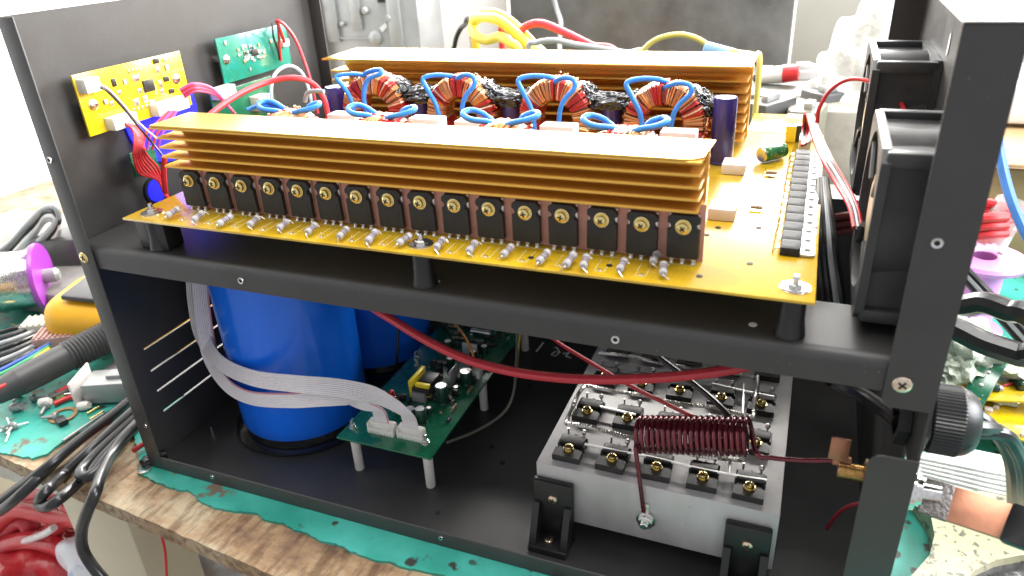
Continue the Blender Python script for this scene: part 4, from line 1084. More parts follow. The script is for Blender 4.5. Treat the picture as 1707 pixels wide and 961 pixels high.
wire('black_wire', [(664, 540, 'y', .15), (662, 590, 'y', .14), (661, 632, 'z', .02)], .0012, mt_blackpvc, 'thin black wire hanging between the blue capacitors', 'wire')
wire('red_wire', [(1378, 882, 'y', .06), (1392, 862, 'y', .055), (1412, 846, 'y', .05), (1440, 838, 'y', .045)], .0012, mk('dark_red_wire', (.20, .012, .02), .4), 'short dark red wire low beside the right flange', 'wire')
wire('black_cable', [(1395, 640, 'y', .10), (1440, 660, 'y', .085), (1480, 688, 'y', .06), (1500, 705, 'y', .045)], .0042, mt_blackpvc, 'black cable running inside the enclosure to the cable gland', 'cable')

# ------------------------------------------------------------------ rectifier block
bz = 0.0600; bx0, bx1, by0, by1 = 0.3145, 0.4640, 0.0325, 0.2100
rb = thing('rectifier_block', (0.389, 0.12, T), 'bare aluminium heatsink block with rows of black diodes on black brackets', 'heatsink block')
RBL = WL[rb.name]
W_('block', M().span((bx0, by0, 0.0160), (bx1, by1, bz), 0.0007), mt_alu, rb)
cxs = [0.3330, 0.3612, 0.3894, 0.4176, 0.4455]; rys = [0.0450, 0.0890, 0.1325, 0.1765]
def diode_mesh():
    body = M(); o = []
    hw = 0.0090
    o = [(-hw, -.0075), (hw, -.0075), (hw, .0005), (hw - .0019, .0010), (hw - .0019, .0040), (hw, .0045), (hw, .0140), (-hw, .0140), (-hw, .0045), (-hw + .0019, .0040), (-hw + .0019, .0010), (-hw, .0005)]
    body.prism(o, 'xy', 0.0004, 0.0048)
    body.box((0, .0090, .0056), (.0160, .0086, .0018), .0004)
    lead = M()
    for dx in (-.0054, .0054): lead.tube([(dx, .0135, .0026), (dx, .0155, .0026), (dx, .0170, .0040), (dx, .0175, .0080)], .0007, 6, 4)
    lead.tube([(0, .0135, .0026), (0, .0150, .0026), (.0002, .0160, .0050)], .0007, 6, 4)
    lead.sphere((.0054, .0172, .0072), (.0018, .0018, .0020), 2); 
    return body.mesh('diode', mt_epoxy, smooth=25), lead.mesh('lead', mt_tin)
me_db, me_dl = diode_mesh()
me_ds = screw_mesh(0.0030, 0.0026, 0.0036)
# screws point up here: rotate so that -Y becomes +Z
for j, y in enumerate(rys):
    for i, x in enumerate(cxs):
        o = L_('diode', me_db, rb, V((x + random.uniform(-.0006, .0006), y + random.uniform(-.0006, .0006), bz)) - RBL, (0, 0, rad(random.uniform(-3, 3))))
        L_('lead', me_dl, o)
        s_ = L_('screw', me_ds, o, (0, 0, .0048), (rad(-90), 0, 0))
# jumper wires: twisted silver runs and plain rods
def twisted(pts, r=0.0010):
    C_ = spline(pts, 10); m = M(); ln = [0]
    for a, b in zip(C_[:-1], C_[1:]): ln.append(ln[-1] + (b - a).length)
    for ph in (0, math.pi):
        P = []
        # resample evenly
        n = max(8, int(ln[-1] / 0.0006))
        for k in range(n + 1):
            s_ = ln[-1] * k / n; i = max(j for j in range(len(ln)) if ln[j] <= s_ + 1e-9); i = min(i, len(C_) - 2)
            f_ = (s_ - ln[i]) / max(1e-9, ln[i + 1] - ln[i]); p = C_[i].lerp(C_[i + 1], f_); u, v = frame(C_[i + 1] - C_[i])
            a = s_ * 2 * math.pi / 0.0036 + ph
            P.append(p + (u * math.cos(a) + v * math.sin(a)) * r * .9)
        m.tube(P, r * .8, 5, 1)
    return W_('twisted_jumper', m, mt_tin, rb)
def zt(x, y, h=.0085): return px(x, y, 'z', bz + h)
def wob(pts): return [p + V((random.uniform(-.0006, .0006), random.uniform(-.0006, .0006), random.uniform(-.0008, .0008))) for p in pts]
twisted(wob([zt(945, 706), zt(975, 712), zt(1010, 720), zt(1050, 729), zt(1090, 737)]))
twisted(wob([zt(943, 707), zt(950, 690), zt(958, 672), zt(966, 655), zt(976, 641)]))
twisted(wob([zt(976, 641), zt(1005, 648), zt(1035, 654), zt(1070, 660), zt(1110, 668), zt(1150, 676), zt(1190, 681), zt(1230, 690), zt(1254, 696)]))
twisted(wob([zt(998, 589), zt(1030, 594), zt(1060, 598), zt(1100, 604), zt(1150, 612), zt(1200, 620), zt(1262, 630)]))
twisted(wob([zt(1262, 628), zt(1260, 650), zt(1258, 672), zt(1256, 696)]))
twisted(wob([zt(1150, 756), zt(1190, 762), zt(1240, 766)]))
def rod(pts, r=.0009): return W_('jumper_rod', M().tube([zt(*p) for p in pts], r, 6, 3), mt_tin, rb)
rod([(975, 741, .006), (1030, 752, .006), (1090, 763, .006), (1150, 778, .006), (1220, 792, .006), (1278, 801, .006)])
rod([(1000, 678, .006), (1060, 692, .006)]); rod([(1220, 700, .006), (1218, 745, .006), (1216, 790, .006)])
rod([(1187, 640, .006), (1240, 652, .006), (1290, 662, .006)]); rod([(1240, 640, .006), (1238, 692, .006)])
# corner brackets
def bracket(xc, y0, w_=0.0265):
    t = W_('bracket', M().span((xc - w_ / 2, y0 - .0055, T + .0002), (xc + w_ / 2, y0 - .0003, .0500), .0012).span((xc - w_ / 2, y0 - .0205, T + .0001), (xc + w_ / 2, y0 - .0004, .0065), .0010), mt_nylon, rb)
    for s_ in (-1, 1):
        x = xc + s_ * (w_ / 2 - .0026)
        W_('gusset', M().prism([(y0 - .0190, .0062), (y0 - .0052, .0062), (y0 - .0052, .0330), (y0 - .0075, .0330)], 'yz', x - .0022, x + .0022), mt_nylon, t)
    L_('screw', me_ts2, t, V((xc + .0004, y0 - .0055, .0375)) - WL[t.name], (0, .5, 0))
    L_('screw', me_ts2, t, V((xc - .0010, y0 - .0120, .0065)) - WL[t.name], (rad(-90), 0, .4))
me_ts2 = screw_mesh(0.0035, 0.0024, 0, [mk('bronze_screw', (.78, .62, .45), .25, 1.0, .2, 400), mt_dark])
bracket(0.3270, by0); bracket(0.4480, by0)
# bolt holding the coil lead on the front face
q = px(1075, 872, 'y', by0 - .004)
bo = W_('bolt', M().lathe([(.0001, 0), (.0060, 0), (.0060, .0008), (.0048, .0009), (.0048, .0030), (.0042, .0034), (.0026, .0034), (.0026, .0062), (.0020, .0068), (.0001, .0068)], (q.x, by0 - .0012, q.z), (0, -1, 0), 24), mt_steel, rb)
W_('ring_lug', M().lathe([(.0028, 0), (.0052, 0), (.0052, .0008), (.0028, .0008)], (q.x, by0 - .0002, q.z), (0, -1, 0), 24).span((q.x - .0024, by0 - .0012, q.z + .004), (q.x + .0018, by0 - .0004, q.z + .0125), .0003), mt_tin, rb)
# dark spot of a threaded hole near the right end
q2 = px(1284, 888, 'y', by0 - .0003)
W_('hole', M().cyl((q2.x, by0 - .0004, q2.z), (q2.x, by0, q2.z), .0014, n=14), mt_dark, rb)

# ------------------------------------------------------------------ wound coil
yc_, rC = 0.0470, 0.0105
a0 = px(1064, 722, 'y', yc_); a1 = px(1250, 726, 'y', yc_)
a0.z -= .001; a1.z -= .001
m = M(); turns = 20; pts = []
axc = (a1 - a0); uu, vv = frame(axc)
lugp = px(1398, 768, 'y', .034)
lead0 = [V((q.x - .0016, by0 - .0018, q.z + .007)), V((q.x - .0030, by0 - .0025, q.z + .020)), V((q.x - .0050, by0 - .0030, q.z + .036)), px(1060, 745, 'y', yc_ - rC - .003)]
for k in range(turns * 18 + 1):
    t_ = k / (turns * 18); a = -2 * math.pi * k / 18 + 2.4
    pts.append(a0 + axc * t_ + (uu * math.cos(a) + vv * math.sin(a)) * (rC + random.uniform(-.00015, .00015)))
L0_ = spline(lead0 + [pts[2]], 6); R0_ = spline([pts[-3], px(1262, 757, 'y', .036), px(1290, 764, 'y', .035), px(1340, 768, 'y', .034), lugp], 6)
m.tube(L0_[:-1] + pts[2:-2] + R0_[1:], .00145, 8, 1)
coil = tag(W_('wire_coil', m, mt_coil, None, 80), 'tightly wound dark red enamelled wire coil lying over the aluminium block', 'coil')

# ------------------------------------------------------------------ terminal bolt, gland and copper bar on the right panel
tp = V((XR, 0.0225, 0.1150))
q = px(1410, 785, 'y', .030)
ty, tz = q.y, q.z
tm = thing('terminal_bolt', (XR, ty, tz), 'brass terminal bolt through the right panel with a copper lug on the coil wire', 'terminal')
m = M()
pr = [(.0001, 0)]
for k in range(16): pr += [(.0042, k * .0009), (.0047, k * .0009 + .00045)]
pr += [(.0042, .0146), (.0001, .0146)]
m.lathe(pr, (q.x - .004, ty, tz), (1, 0, 0), 20)
W_('threaded_rod', m, mt_brassbolt, tm)
W_('nut', M().lathe([(.0045, 0), (.0082, .0004), (.0082, .0046), (.0045, .0050)], (q.x + .0085, ty, tz), (1, 0, 0), 6), mt_brassbolt, tm)
W_('washer', M().lathe([(.0040, 0), (.0098, 0), (.0098, .0012), (.0040, .0012)], (q.x + .0136, ty, tz), (1, 0, 0), 24), mt_steel, tm)
lg = px(1397, 752, 'y', .030)
lm_ = M(); lm_.box((lg.x + .0005, ty - .001, lg.z + .002), (.0095, .0016, .0140), .0003).cyl((lugp.x - .003, lugp.y - .0002, lugp.z), (lugp.x + .006, lugp.y - .0002, lugp.z), .0030, n=16)
W_('lug', lm_, mt_copper, tm)
out = M().lathe([(.0001, 0), (.0125, 0), (.0130, .0015), (.0130, .0040), (.0105, .0044), (.0105, .0068), (.0080, .0072), (.0080, .0100), (.0046, .0104), (.0046, .0190), (.0001, .0190)], (XR + T + .0002, ty, tz - .004), (1, 0, 0), 28)
W_('outer_nut', out, mt_steel, tm)

gc = px(1588, 702, 'y', .040)
gl = thing('cable_gland', (XR + T, gc.y, gc.z - .018), 'large black ribbed cable gland screwed through the right panel', 'cable gland')
gx = XR + T + .0003
body = M().lathe([(.0100, 0), (.0180, 0), (.0180, .0065), (.0100, .0065)], (gx, gc.y, gc.z), (1, 0, 0), 6)
W_('hex_body', body, mt_nylon, gl)
dome = M(); n = 120; prof = [(.0168, .0068), (.0176, .0076), (.0176, .0200), (.0172, .0212), (.0160, .0245), (.0135, .0275), (.0105, .0288), (.0085, .0288), (.0080, .0270)]
vs = []
for r_, h in prof:
    for k in range(n):
        a = 2 * math.pi * k / n; rr = r_ * (1.0 + (.018 if k % 2 else -.018) * (1 if .0070 < h < .0205 else 0))
        vs.append((gx + h, gc.y + rr * math.cos(a), gc.z + rr * math.sin(a)))
dome.add(vs, [(i * n + k, i * n + (k + 1) % n, (i + 1) * n + (k + 1) % n, (i + 1) * n + k) for i in range(len(prof) - 1) for k in range(n)])
W_('ribbed_cap', dome, mt_nylon, gl, 20)
W_('locknut', M().lathe([(.0120, 0), (.0165, 0), (.0165, .0055), (.0120, .0055)], (XR - .0060, gc.y, gc.z), (1, 0, 0), 6), mt_nylon, gl)
# CE mark moulded on the hex, as small raised arcs
mt_mark = mk('grey_mark', (.32, .33, .33), .5)
hexn = [V((0, math.cos(rad(a)), math.sin(rad(a)))) for a in range(0, 360, 60)]
u_, v_ = frame(V((1, 0, 0)))
fd = max([((u_ * math.cos(rad(60 * k + 30)) + v_ * math.sin(rad(60 * k + 30)))) for k in range(6)], key=lambda d: d.dot((CAM_C - gc).normalized()))
sd = V((1, 0, 0)).cross(fd); c0 = V((gx + .0032, gc.y, gc.z)) + fd * (.0180 * math.cos(rad(30)) + .0002)
for off, bar in ((-.0022, False), (.0022, True)):
    m = M(); m.tube([c0 + V((1, 0, 0)) * (.0016 * math.sin(rad(a)) ) + sd * (off + .0016 * math.cos(rad(a))) for a in range(70, 291, 20)], .00022, 5, 1)
    if bar: m.tube([c0 + sd * (off - .0016), c0 + sd * (off + .0002)], .00022, 5, 1)
    W_('mark', m, mt_mark, gl)

# ------------------------------------------------------------------ cables leaving the gland, copper bar
ge = V((gx + .027, gc.y, gc.z))
for k in range(3):
    o = (V((0, .004, .003)), V((0, -.004, .001)), V((0, .000, -.0045)))[k]
    wire('power_lead', [ge + o + V((-.012, 0, 0)), ge + o, px(1652 + 10 * k, 712 + 6 * k, 'y', .045), px(1676 + 9 * k, 742 + 4 * k, 'y', .050), px(1688 + 8 * k, 780, 'y', .06), px(1690 + 8 * k, 815, 'y', .08), px(1690 + 9 * k, 850, 'y', .11)], .0038, mt_blackpvc,
         ('black power lead at the top of the three leaving the gland', 'black power lead in the middle of the three leaving the gland', 'black power lead at the bottom of the three leaving the gland')[k], 'cable', 'power leads from the gland')
cbp0 = px(1540, 826, 'y', ty); cbp1 = px(1682, 872, 'y', ty - .010); cbp2 = px(1760, 900, 'y', ty - .020)
cu = thing('copper_busbar', cbp0, 'flat copper bar with a black sleeve bolted to the terminal outside the right panel', 'busbar')
def slab(p0, p1, w_, t_, bev=.0005):
    d = (p1 - p0); L0 = d.length; x_ = d.normalized(); n_ = (CAM_C - p0).normalized(); n_ = (n_ - x_ * n_.dot(x_)).normalized(); n_ = (n_ + V((0, 0, .45)) - x_ * V((0, 0, .45)).dot(x_)).normalized()
    y_ = n_.cross(x_); Rm = Matrix((x_, y_, n_)).transposed()
    return M().box((p0 + p1) / 2, (L0, w_, t_), bev, Rm)
mt_solder = mk('dull_solder', (.20, .18, .17), .5, .6, .5, 500, .8, 700, bdist=.001)
W_('bar', slab(cbp0, cbp1, .0185, .0030), mt_copper, cu)
dsl = (cbp1 - cbp0).normalized()
W_('soldered_end', slab(cbp0 - dsl * .0006, cbp0 + dsl * .0125, .0190, .0036), mt_solder, cu)
W_('sleeve', slab(cbp1 - dsl * .001, cbp2, .0205, .0060, .0015), mt_blackpvc, cu)

# ------------------------------------------------------------------ things on the bench, right side
mt_iron = mk('chipped_cream_enamel', (.38, .355, .22), .4, 0, 0, 150, .5, 140, col2=(.10, .10, .07), mix=(.56, .62), bdist=.0015)
def zpoly(pts, z): return [(px(x, y, 'z', z).x, px(x, y, 'z', z).y) for x, y in pts]
cast = thing('iron_casting', px(1600, 880, 'z', 0), 'chipped cream-painted iron base lying on the bench outside the right panel', 'iron base')
m = M().prism(zpoly([(1500, 800), (1532, 832), (1552, 862), (1558, 892), (1550, 925), (1524, 955), (1495, 985), (1480, 1010), (1590, 1010), (1602, 975), (1626, 950), (1660, 934), (1700, 926), (1760, 922), (1780, 850), (1640, 820)], .014), 'xy', 0, .014)
W_('casting', m, mt_iron, cast, 30)
W_('black_plate', M().cyl(px(1700, 990, 'z', .004), px(1700, 990, 'z', .004) + V((0, 0, .004)), .032, n=40), mt_film, cast)
mt_tray = mk('clear_ribbed_plastic', (.40, .42, .39), .22, 0, .25, 220, .8, 300, stretch=(.3, 1, 1), coat=.4, bdist=.002)
tr_ = thing('plastic_tray', px(1620, 790, 'z', 0), 'translucent grey ribbed plastic tray lid behind the copper bar', 'tray')
W_('lid', M().prism(zpoly([(1528, 760), (1570, 738), (1720, 770), (1760, 800), (1760, 860), (1530, 800)], .012), 'xy', .001, .012), mt_tray, tr_)
for k in range(5):
    W_('rib', M().tube([px(1532 + 2 * k, 764 + 7 * k, 'z', .0125), px(1640, 786 + 8 * k, 'z', .0125), px(1755, 808 + 9 * k, 'z', .0125)], .0011, 6, 3), mt_tray, tr_)

def blob(name, c, d, mat, label, cat, amp=.35, freq=2.2, seed=1.0, n=5, sm=50):
    return tag(W_(name, M().sphere(c, d, n, amp, freq, seed), mat, None, sm), label, cat)
mt_bag = mk('thin_plastic_bag', (.50, .56, .46), .25, 0, .25, 90, .8, 160, coat=.4, bdist=.004)
mt_bagw = mk('white_plastic_bag', (.66, .66, .64), .4, 0, .03, 30, .6, 60, bdist=.006)
p = px(1605, 600, 'z', .03); blob('plastic_bag', p, (.040, .045, .030), mt_bag, 'crumpled greenish translucent plastic bag behind the cable gland', 'plastic bag', .5, 2.4, 3.0)
# yellow boards stacked at the right edge
for k, (x, y, z, a) in enumerate(((1690, 640, .030, 12), (1685, 700, .018, -8), (1668, 668, .010, 20))):
    q = px(x, y, 'z', z); Rz = Matrix.Rotation(rad(a), 3, 'Z')
    t = thing('yellow_board', (q.x, q.y, 0 if k == 2 else z - .002), ('yellow circuit board on top of the pile at the right edge', 'yellow circuit board nearest the cable gland in the pile', 'yellow circuit board under the others in the pile')[k], 'circuit board', 'yellow boards piled at the right edge')
    W_('board', M().box((q.x, q.y, z), (.085, .050, .0016), .0002, Rz), mt_pcby2, t)
    rg = random.Random(k)
    for j in range(16):
        o = Rz @ V((rg.uniform(-.038, .038), rg.uniform(-.021, .021), .0022)); W_('surface_part', M().box(q + o, (rg.uniform(.002, .006), rg.uniform(.002, .005), .0028), .0003, Rz), rg.choice((mt_ceramic, mt_tin, mt_epoxy, mt_ceramic)), t)
q = px(1642, 632, 'z', .04)
gs = thing('green_strip_board', (q.x, q.y, .0), 'narrow green circuit strip with white dots standing by the plastic bag', 'circuit board')
Rz = Matrix.Rotation(rad(62), 3, 'Z') @ Matrix.Rotation(rad(-35), 3, 'Y')
W_('board', M().box(q, (.055, .016, .0016), .0002, Rz), mt_pcbg, gs)
for j in range(4): W_('solder_dot', M().sphere(q + Rz @ V((-.018 + .012 * j, 0, .001)), (.0016, .0016, .0010), 2), mt_ceramic, gs)
# taped cables
mt_tape = mk('black_tape', (.013, .013, .013), .32, 0, .2, 60, .25, 120, bdist=.002)
wire('taped_cable', [(1560, 478, 'y', .30), (1600, 508, 'y', .28), (1640, 505, 'y', .27), (1680, 518, 'y', .26), (1740, 545, 'y', .25), (.72, .24, .012)], .0088, mt_tape, 'thick black taped cable lying uppermost right of the enclosure', 'cable', 'taped cables right of the enclosure')
wire('taped_cable', [(1540, 535, 'y', .25), (1590, 548, 'y', .24), (1640, 572, 'y', .23), (1700, 592, 'y', .22), (1750, 610, 'y', .21), (.70, .18, .012)], .0088, mt_tape, 'thick black taped cable just above the plastic bag', 'cable', 'taped cables right of the enclosure')
for k in range(3):
    wire('thin_cable', [(1585 + 6 * k, 440 - 2 * k, 'y', .33), (1620 + 6 * k, 478 - 3 * k, 'y', .32), (1665 + 6 * k, 528 - 4 * k, 'y', .30), (1720 + 6 * k, 590 - 5 * k, 'y', .28)], .0032, (mt_blackpvc, mt_greywire, mt_blackpvc)[k],
         ('black thin cable slanting below the pink spool', 'grey thin cable slanting below the pink spool between two black ones', 'black thin cable slanting nearest the cardboard box')[k], 'cable', 'thin cables slanting under the spool')
wire('blue_cable', [(.60, .48, .10), (1640, 150, 'y', .42), (1655, 195, 'y', .40), (1664, 240, 'y', .38), (1676, 300, 'y', .36), (1694, 355, 'y', .34), (1725, 415, 'y', .32), (1790, 500, 'y', .30), (.74, .29, .006)], .0040, mk('blue_cable_jacket', (.04, .15, .42), .35, 0, .1, 60), 'thick blue cable running down past the right flange', 'cable')
# spool with red sleeving
mt_pink = mk('pink_plastic', (.62, .26, .62), .35, 0, .05, 40, sss=.2)
q = px(1640, 432, 'z', .075)
sp = thing('pink_spool', (q.x, q.y, 0), 'pink plastic wire spool standing on its end by the cardboard', 'spool')
W_('spool_body', M().lathe([(.018, 0), (.030, 0), (.030, .004), (.019, .006), (.019, .068), (.034, .071), (.036, .075), (.034, .078), (.010, .078), (.010, 0), (.018, 0)], (q.x, q.y, 0.0002), (0, 0, 1), 36), mt_pink, sp)
for k in range(3):
    c = px(1628, 385 - 13 * k, 'y', q.y)
    wire('red_sleeving', [c + V((.026 * math.cos(rad(a)), .020 * math.sin(rad(a)), .006 * math.sin(rad(a * 1.5)) )) for a in range(0, 340, 40)], .0045, mt_red, ('lowest', 'middle', 'topmost')[k] + ' ring of coiled red sleeving above the pink spool', 'sleeving', 'red sleeving above the spool')
ct = thing('clear_tube', px(1650, 410, 'y', q.y), 'clear plastic tube holding red sticks leaning above the pink spool', 'tube')
pa, pb_ = px(1645, 415, 'y', q.y), px(1690, 335, 'y', q.y + .02)
W_('tube', M().tube([pa, pa.lerp(pb_, .5), pb_], .014, 20, 2, cap=False), mt_clear, ct)
for k in range(3): W_('red_stick', M().tube([pa + V((.004 * (k - 1), .003 * k, .004)), pb_ + V((.004 * (k - 1), .003 * k, -.006))], .0032, 8, 1), mt_red, ct)
# cardboard box and white foam behind
mt_card = mk('corrugated_cardboard', (.40, .25, .12), .75, 0, .18, 14, .3, 200, stretch=(.2, 1, 3), bdist=.001)
cbx = thing('cardboard_box', (.76, .66, 0), 'brown cardboard box behind the pink spool', 'box')
W_('carton', M().span((.640, .560, 0), (.92, .76, .115), .002), mt_card, cbx)
W_('flap', M().box((.715, .552, .122), (.16, .03, .0035), .0005, Matrix.Rotation(rad(-14), 3, 'X')), mt_card, cbx)
mt_foam = mk('white_foam', (.66, .66, .65), .7, 0, .03, 40)
tag(W_('foam_sheet', M().box((.84, .95, .18), (.44, .05, .46), .006, Matrix.Rotation(rad(-6), 3, 'X')), mt_foam), 'white foam sheet standing behind the cardboard box', 'foam sheet')
tag(W_('foam_tray', M().box((.80, .82, .142), (.30, .18, .045), .008), mt_foam), 'low white foam tray lying on the cardboard box', 'foam tray')
wire('pink_cable', [(1660, 20, 'y', .80), (1690, 42, 'y', .75), (1730, 55, 'y', .7)], .006, mk('pink_cable_jacket', (.60, .25, .30), .4), 'pale pink cable at the top right corner', 'cable')

# ------------------------------------------------------------------ behind the enclosure
def panel(name, x0, x1, y0, y1, Y, th, mat, label, cat, z0=0.0, tilt=0):
    """upright panel standing on the bench, seen between two pixel columns"""
    a = px(x0, (y0 + y1) / 2, 'y', Y); b = px(x1, (y0 + y1) / 2, 'y', Y); t_ = px((x0 + x1) / 2, y0, 'y', Y)
    return tag(W_(name, M().span((a.x, Y, z0), (b.x, Y + th, t_.z), .002), mat), label, cat)
mt_slate = mk('scratched_black_board', (.075, .075, .070), .45, 0, .35, 18, .2, 90, rvar=.15, bdist=.002)
panel('black_board', 850, 1322, -60, 110, .84, .02, mt_slate, 'large scratched dark board standing behind the rear heatsink', 'board')
panel('grey_board', 1326, 1640, -70, 120, .93, .02, mk('beige_grey_board', (.30, .295, .26), .6, 0, .08, 6), 'beige-grey board standing right of the dark one', 'board')
# steel instrument case
mt_zinc = mk('zinc_plated_steel', (.34, .345, .34), .42, .4, .18, 12, .15, 60, rvar=.1, bdist=.002)
sc = thing('steel_chassis', px(610, 80, 'y', .72), 'grey zinc-plated steel chassis standing at the back left of the bench', 'chassis')
a = px(538, 60, 'y', .72); b = px(700, 60, 'y', .72)
W_('case', M().span((a.x, .72, 0), (b.x, .80, .36), .002), mt_zinc, sc)
for x0, x1, y0, y1 in ((548, 556, -10, 70), (590, 597, -10, 50), (655, 664, -10, 88)):
    c0 = px(x0, y1, 'y', .718); c1 = px(x1, y0, 'y', .718); W_('rail', M().span((c0.x, .714, c0.z), (c1.x, .7198, c1.z), .0008), mt_zinc, sc)
W_('seam_rail', M().span((a.x, .7165, px(600, 62, 'y', .72).z - .003), (px(628, 62, 'y', .72).x, .7198, px(600, 62, 'y', .72).z)), mt_zinc, sc)
for x, y, r_ in ((627, 64, .011), (610, 18, .006), (650, 30, .006), (572, 40, .004)):
    c = px(x, y, 'y', .72); W_('boss', M().lathe([(.0001, 0), (r_, 0), (r_, .004), (r_ * .6, .007), (.0001, .007)], (c.x, .7198, c.z), (0, -1, 0), 20), mt_zinc, sc)
c = px(640, 46, 'y', .719); W_('label_tape', M().box((c.x, .7190, c.z), (.014, .0012, .007), 0, Matrix.Rotation(rad(-35), 3, 'Y')), mt_foam, sc)
c = px(636, 0, 'y', .719); W_('slot', M().box((c.x, .7192, c.z), (.014, .0014, .008)), mt_dark, sc)
# perforated grille left of it
gr = thing('vent_grille', px(525, 70, 'y', .70), 'dark vent grille with ribs just right of the left panel', 'grille')
a = px(500, 60, 'y', .71); b = px(540, 60, 'y', .71)
W_('back_plate', M().span((a.x, .71, 0), (b.x, .716, .34)), mk('brownish_grey', (.16, .14, .12), .5), gr)
for k in range(7):
    z = .02 + .048 * k; W_('rib', M().span((a.x, .702, z), (b.x, .7098, z + .006), .001), mt_zinc, gr)
wb_ = thing('white_box', px(770, 80, 'y', .86), 'white enclosure panel with small holes between the chassis and the dark board', 'box')
a = px(703, 60, 'y', .86); b = px(848, 60, 'y', .86)
W_('face', M().span((a.x, .86, 0), (b.x, .93, .36), .002), mk('white_enamel', (.62, .62, .61), .4, 0, .02, 10), wb_)
for x, y in ((716, 12), (675 + 45, 28), (729, 82)):
    c = px(x, y, 'y', .859); W_('slot', M().box((c.x, .8592, c.z), (.004, .0014, .010)), mt_dark, wb_)
# cables behind
def grounded(pts, first=True, last=True):
    P = [px(*q) if len(q) == 4 else Vector(q) for q in pts]
    out_ = list(P)
    if first: out_ = [V((P[0].x + (P[0].x - P[1].x) * .6, P[0].y + .03, .006)), V((P[0].x, P[0].y + .012, P[0].z * .5))] + out_
    if last: out_ = out_ + [V((P[-1].x, P[-1].y + .012, P[-1].z * .5)), V((P[-1].x + (P[-1].x - P[-2].x) * .6, P[-1].y + .03, .006))]
    return out_
def bw(name, pts, r, mat, label): return wire(name, grounded(pts, name != 'white_cable', True), r, mat, label, 'cable', None, 8, 10)
Yb = .58
bw('yellow_cable', [(905, 105, 'y', Yb), (885, 82, 'y', Yb), (855, 52, 'y', Yb), (828, 33, 'y', Yb), (800, 30, 'y', Yb + .02), (788, 42, 'y', Yb + .03), (792, 60, 'y', Yb + .01), (812, 67, 'y', Yb), (832, 62, 'y', Yb - .01), (850, 72, 'y', Yb - .02), (868, 100, 'y', Yb - .02)], .0062, mt_yellowwire, 'thick yellow cable curled in a loop behind the rear heatsink')
bw('yellow_cable', [(790, 50, 'y', Yb + .04), (793, 32, 'y', Yb + .04), (808, 22, 'y', Yb + .04), (832, 25, 'y', Yb + .03), (858, 42, 'y', Yb + .03), (890, 75, 'y', Yb + .02), (912, 108, 'y', Yb + .02)], .0058, mt_yellowwire, 'second yellow cable lying behind the looped one')
bw('red_cable', [(862, 95, 'y', .60), (868, 55, 'y', .60), (882, 42, 'y', .60), (905, 40, 'y', .60), (940, 54, 'y', .60), (985, 76, 'y', .60), (1030, 98, 'y', .60)], .0048, mt_redpink, 'red cable arching in front of the dark board')
bw('red_cable', [(835, 52, 'y', .62), (850, 70, 'y', .6), (870, 92, 'y', .58)], .004, mt_redpink, 'short red cable passing through the yellow loop')
bw('grey_cable', [(880, 90, 'y', .56), (895, 72, 'y', .56), (925, 68, 'y', .56), (960, 75, 'y', .56), (1040, 88, 'y', .56), (1080, 100, 'y', .56)], .0034, mt_greywire, 'grey cable lying behind the middle of the rear heatsink')
bw('white_cable', [(918, -20, 'y', .80), (928, 15, 'y', .80), (935, 38, 'y', .78), (933, 70, 'y', .76), (934, 100, 'y', .74)], .0036, mt_greywire, 'thin pale cable hanging down the dark board')
bw('black_cable', [(756, 105, 'y', .62), (758, 75, 'y', .62), (764, 55, 'y', .62), (774, 42, 'y', .63), (784, 44, 'y', .64)], .0032, mt_blackpvc, 'thin black cable arching left of the yellow loop')
bw('olive_cable', [(1055, 105, 'y', .55), (1072, 84, 'y', .55), (1095, 66, 'y', .55), (1130, 58, 'y', .55), (1160, 64, 'y', .55), (1190, 80, 'y', .55), (1230, 88, 'y', .54), (1256, 93, 'y', .52), (1266, 110, 'y', .5)], .0030, mk('yellow_green_cable', (.52, .42, .10), .4), 'yellow-green earth wire arching behind the right end of the rear heatsink')
tag(W_('blue_tape', M().box(px(1200, 86, 'y', .548), (.036, .014, .012), .003, Matrix.Rotation(rad(14), 3, 'Y')), mk('pale_blue_tape', (.25, .45, .70), .5)), 'pale blue taped joint behind the rear heatsink', 'tape')
p = px(1192, 91, 'y', .50)
# clutter right of the rear heatsink
q = px(1472, 60, 'y', .62)
m = M().sphere((q.x + .015, .63, .13), (.085, .055, .15), 6, .35, 1.7, 8.0); m.sphere((q.x - .05, .60, .05), (.085, .06, .06), 5, .4, 2.0, 2.0)
tag(W_('white_bag', m, mt_bagw, None, 60), 'crumpled white plastic bag behind the fans', 'plastic bag')
bb = thing('wooden_batten', px(1345, 205, 'y', .55), 'reddish wooden batten lying behind the right end of the board', 'batten')
a = px(1245, 208, 'y', .56); b = px(1445, 210, 'y', .56)
W_('plank', M().span((a.x, .55, .0), (b.x + .05, .60, a.z + .004), .002), mk('reddish_wood', (.40, .20, .12), .6, 0, .2, 30, .2, 80, stretch=(.2, 1, 1)), bb)
yb3 = thing('spare_yellow_board', px(1300, 212, 'y', .40), 'yellow circuit board lying just behind the power board', 'circuit board')
q = px(1302, 212, 'y', .40); W_('board', M().box((q.x, .41, q.z), (.055, .07, .0016), .0002), mt_pcby2, yb3)
W_('socket', M().box((q.x + .012, .40, q.z + .006), (.016, .012, .010), .0006), mt_white_pl, yb3)
W_('support', M().span((q.x - .02, .39, 0), (q.x + .02, .43, q.z - .0009)), mt_grey, yb3)
rg = random.Random(12)
def tool(name, x, y, Y, d, mat, label, cat): 
    c = px(x, y, 'y', Y); return tag(W_(name, M().box((c.x, Y, c.z / 2), (d[0], d[1], max(.004, c.z)), .003), mat), label, cat)
tool('grey_case', 1310, 182, .64, (.22, .12, 0), mt_grey, 'low grey case behind the wooden batten', 'case')
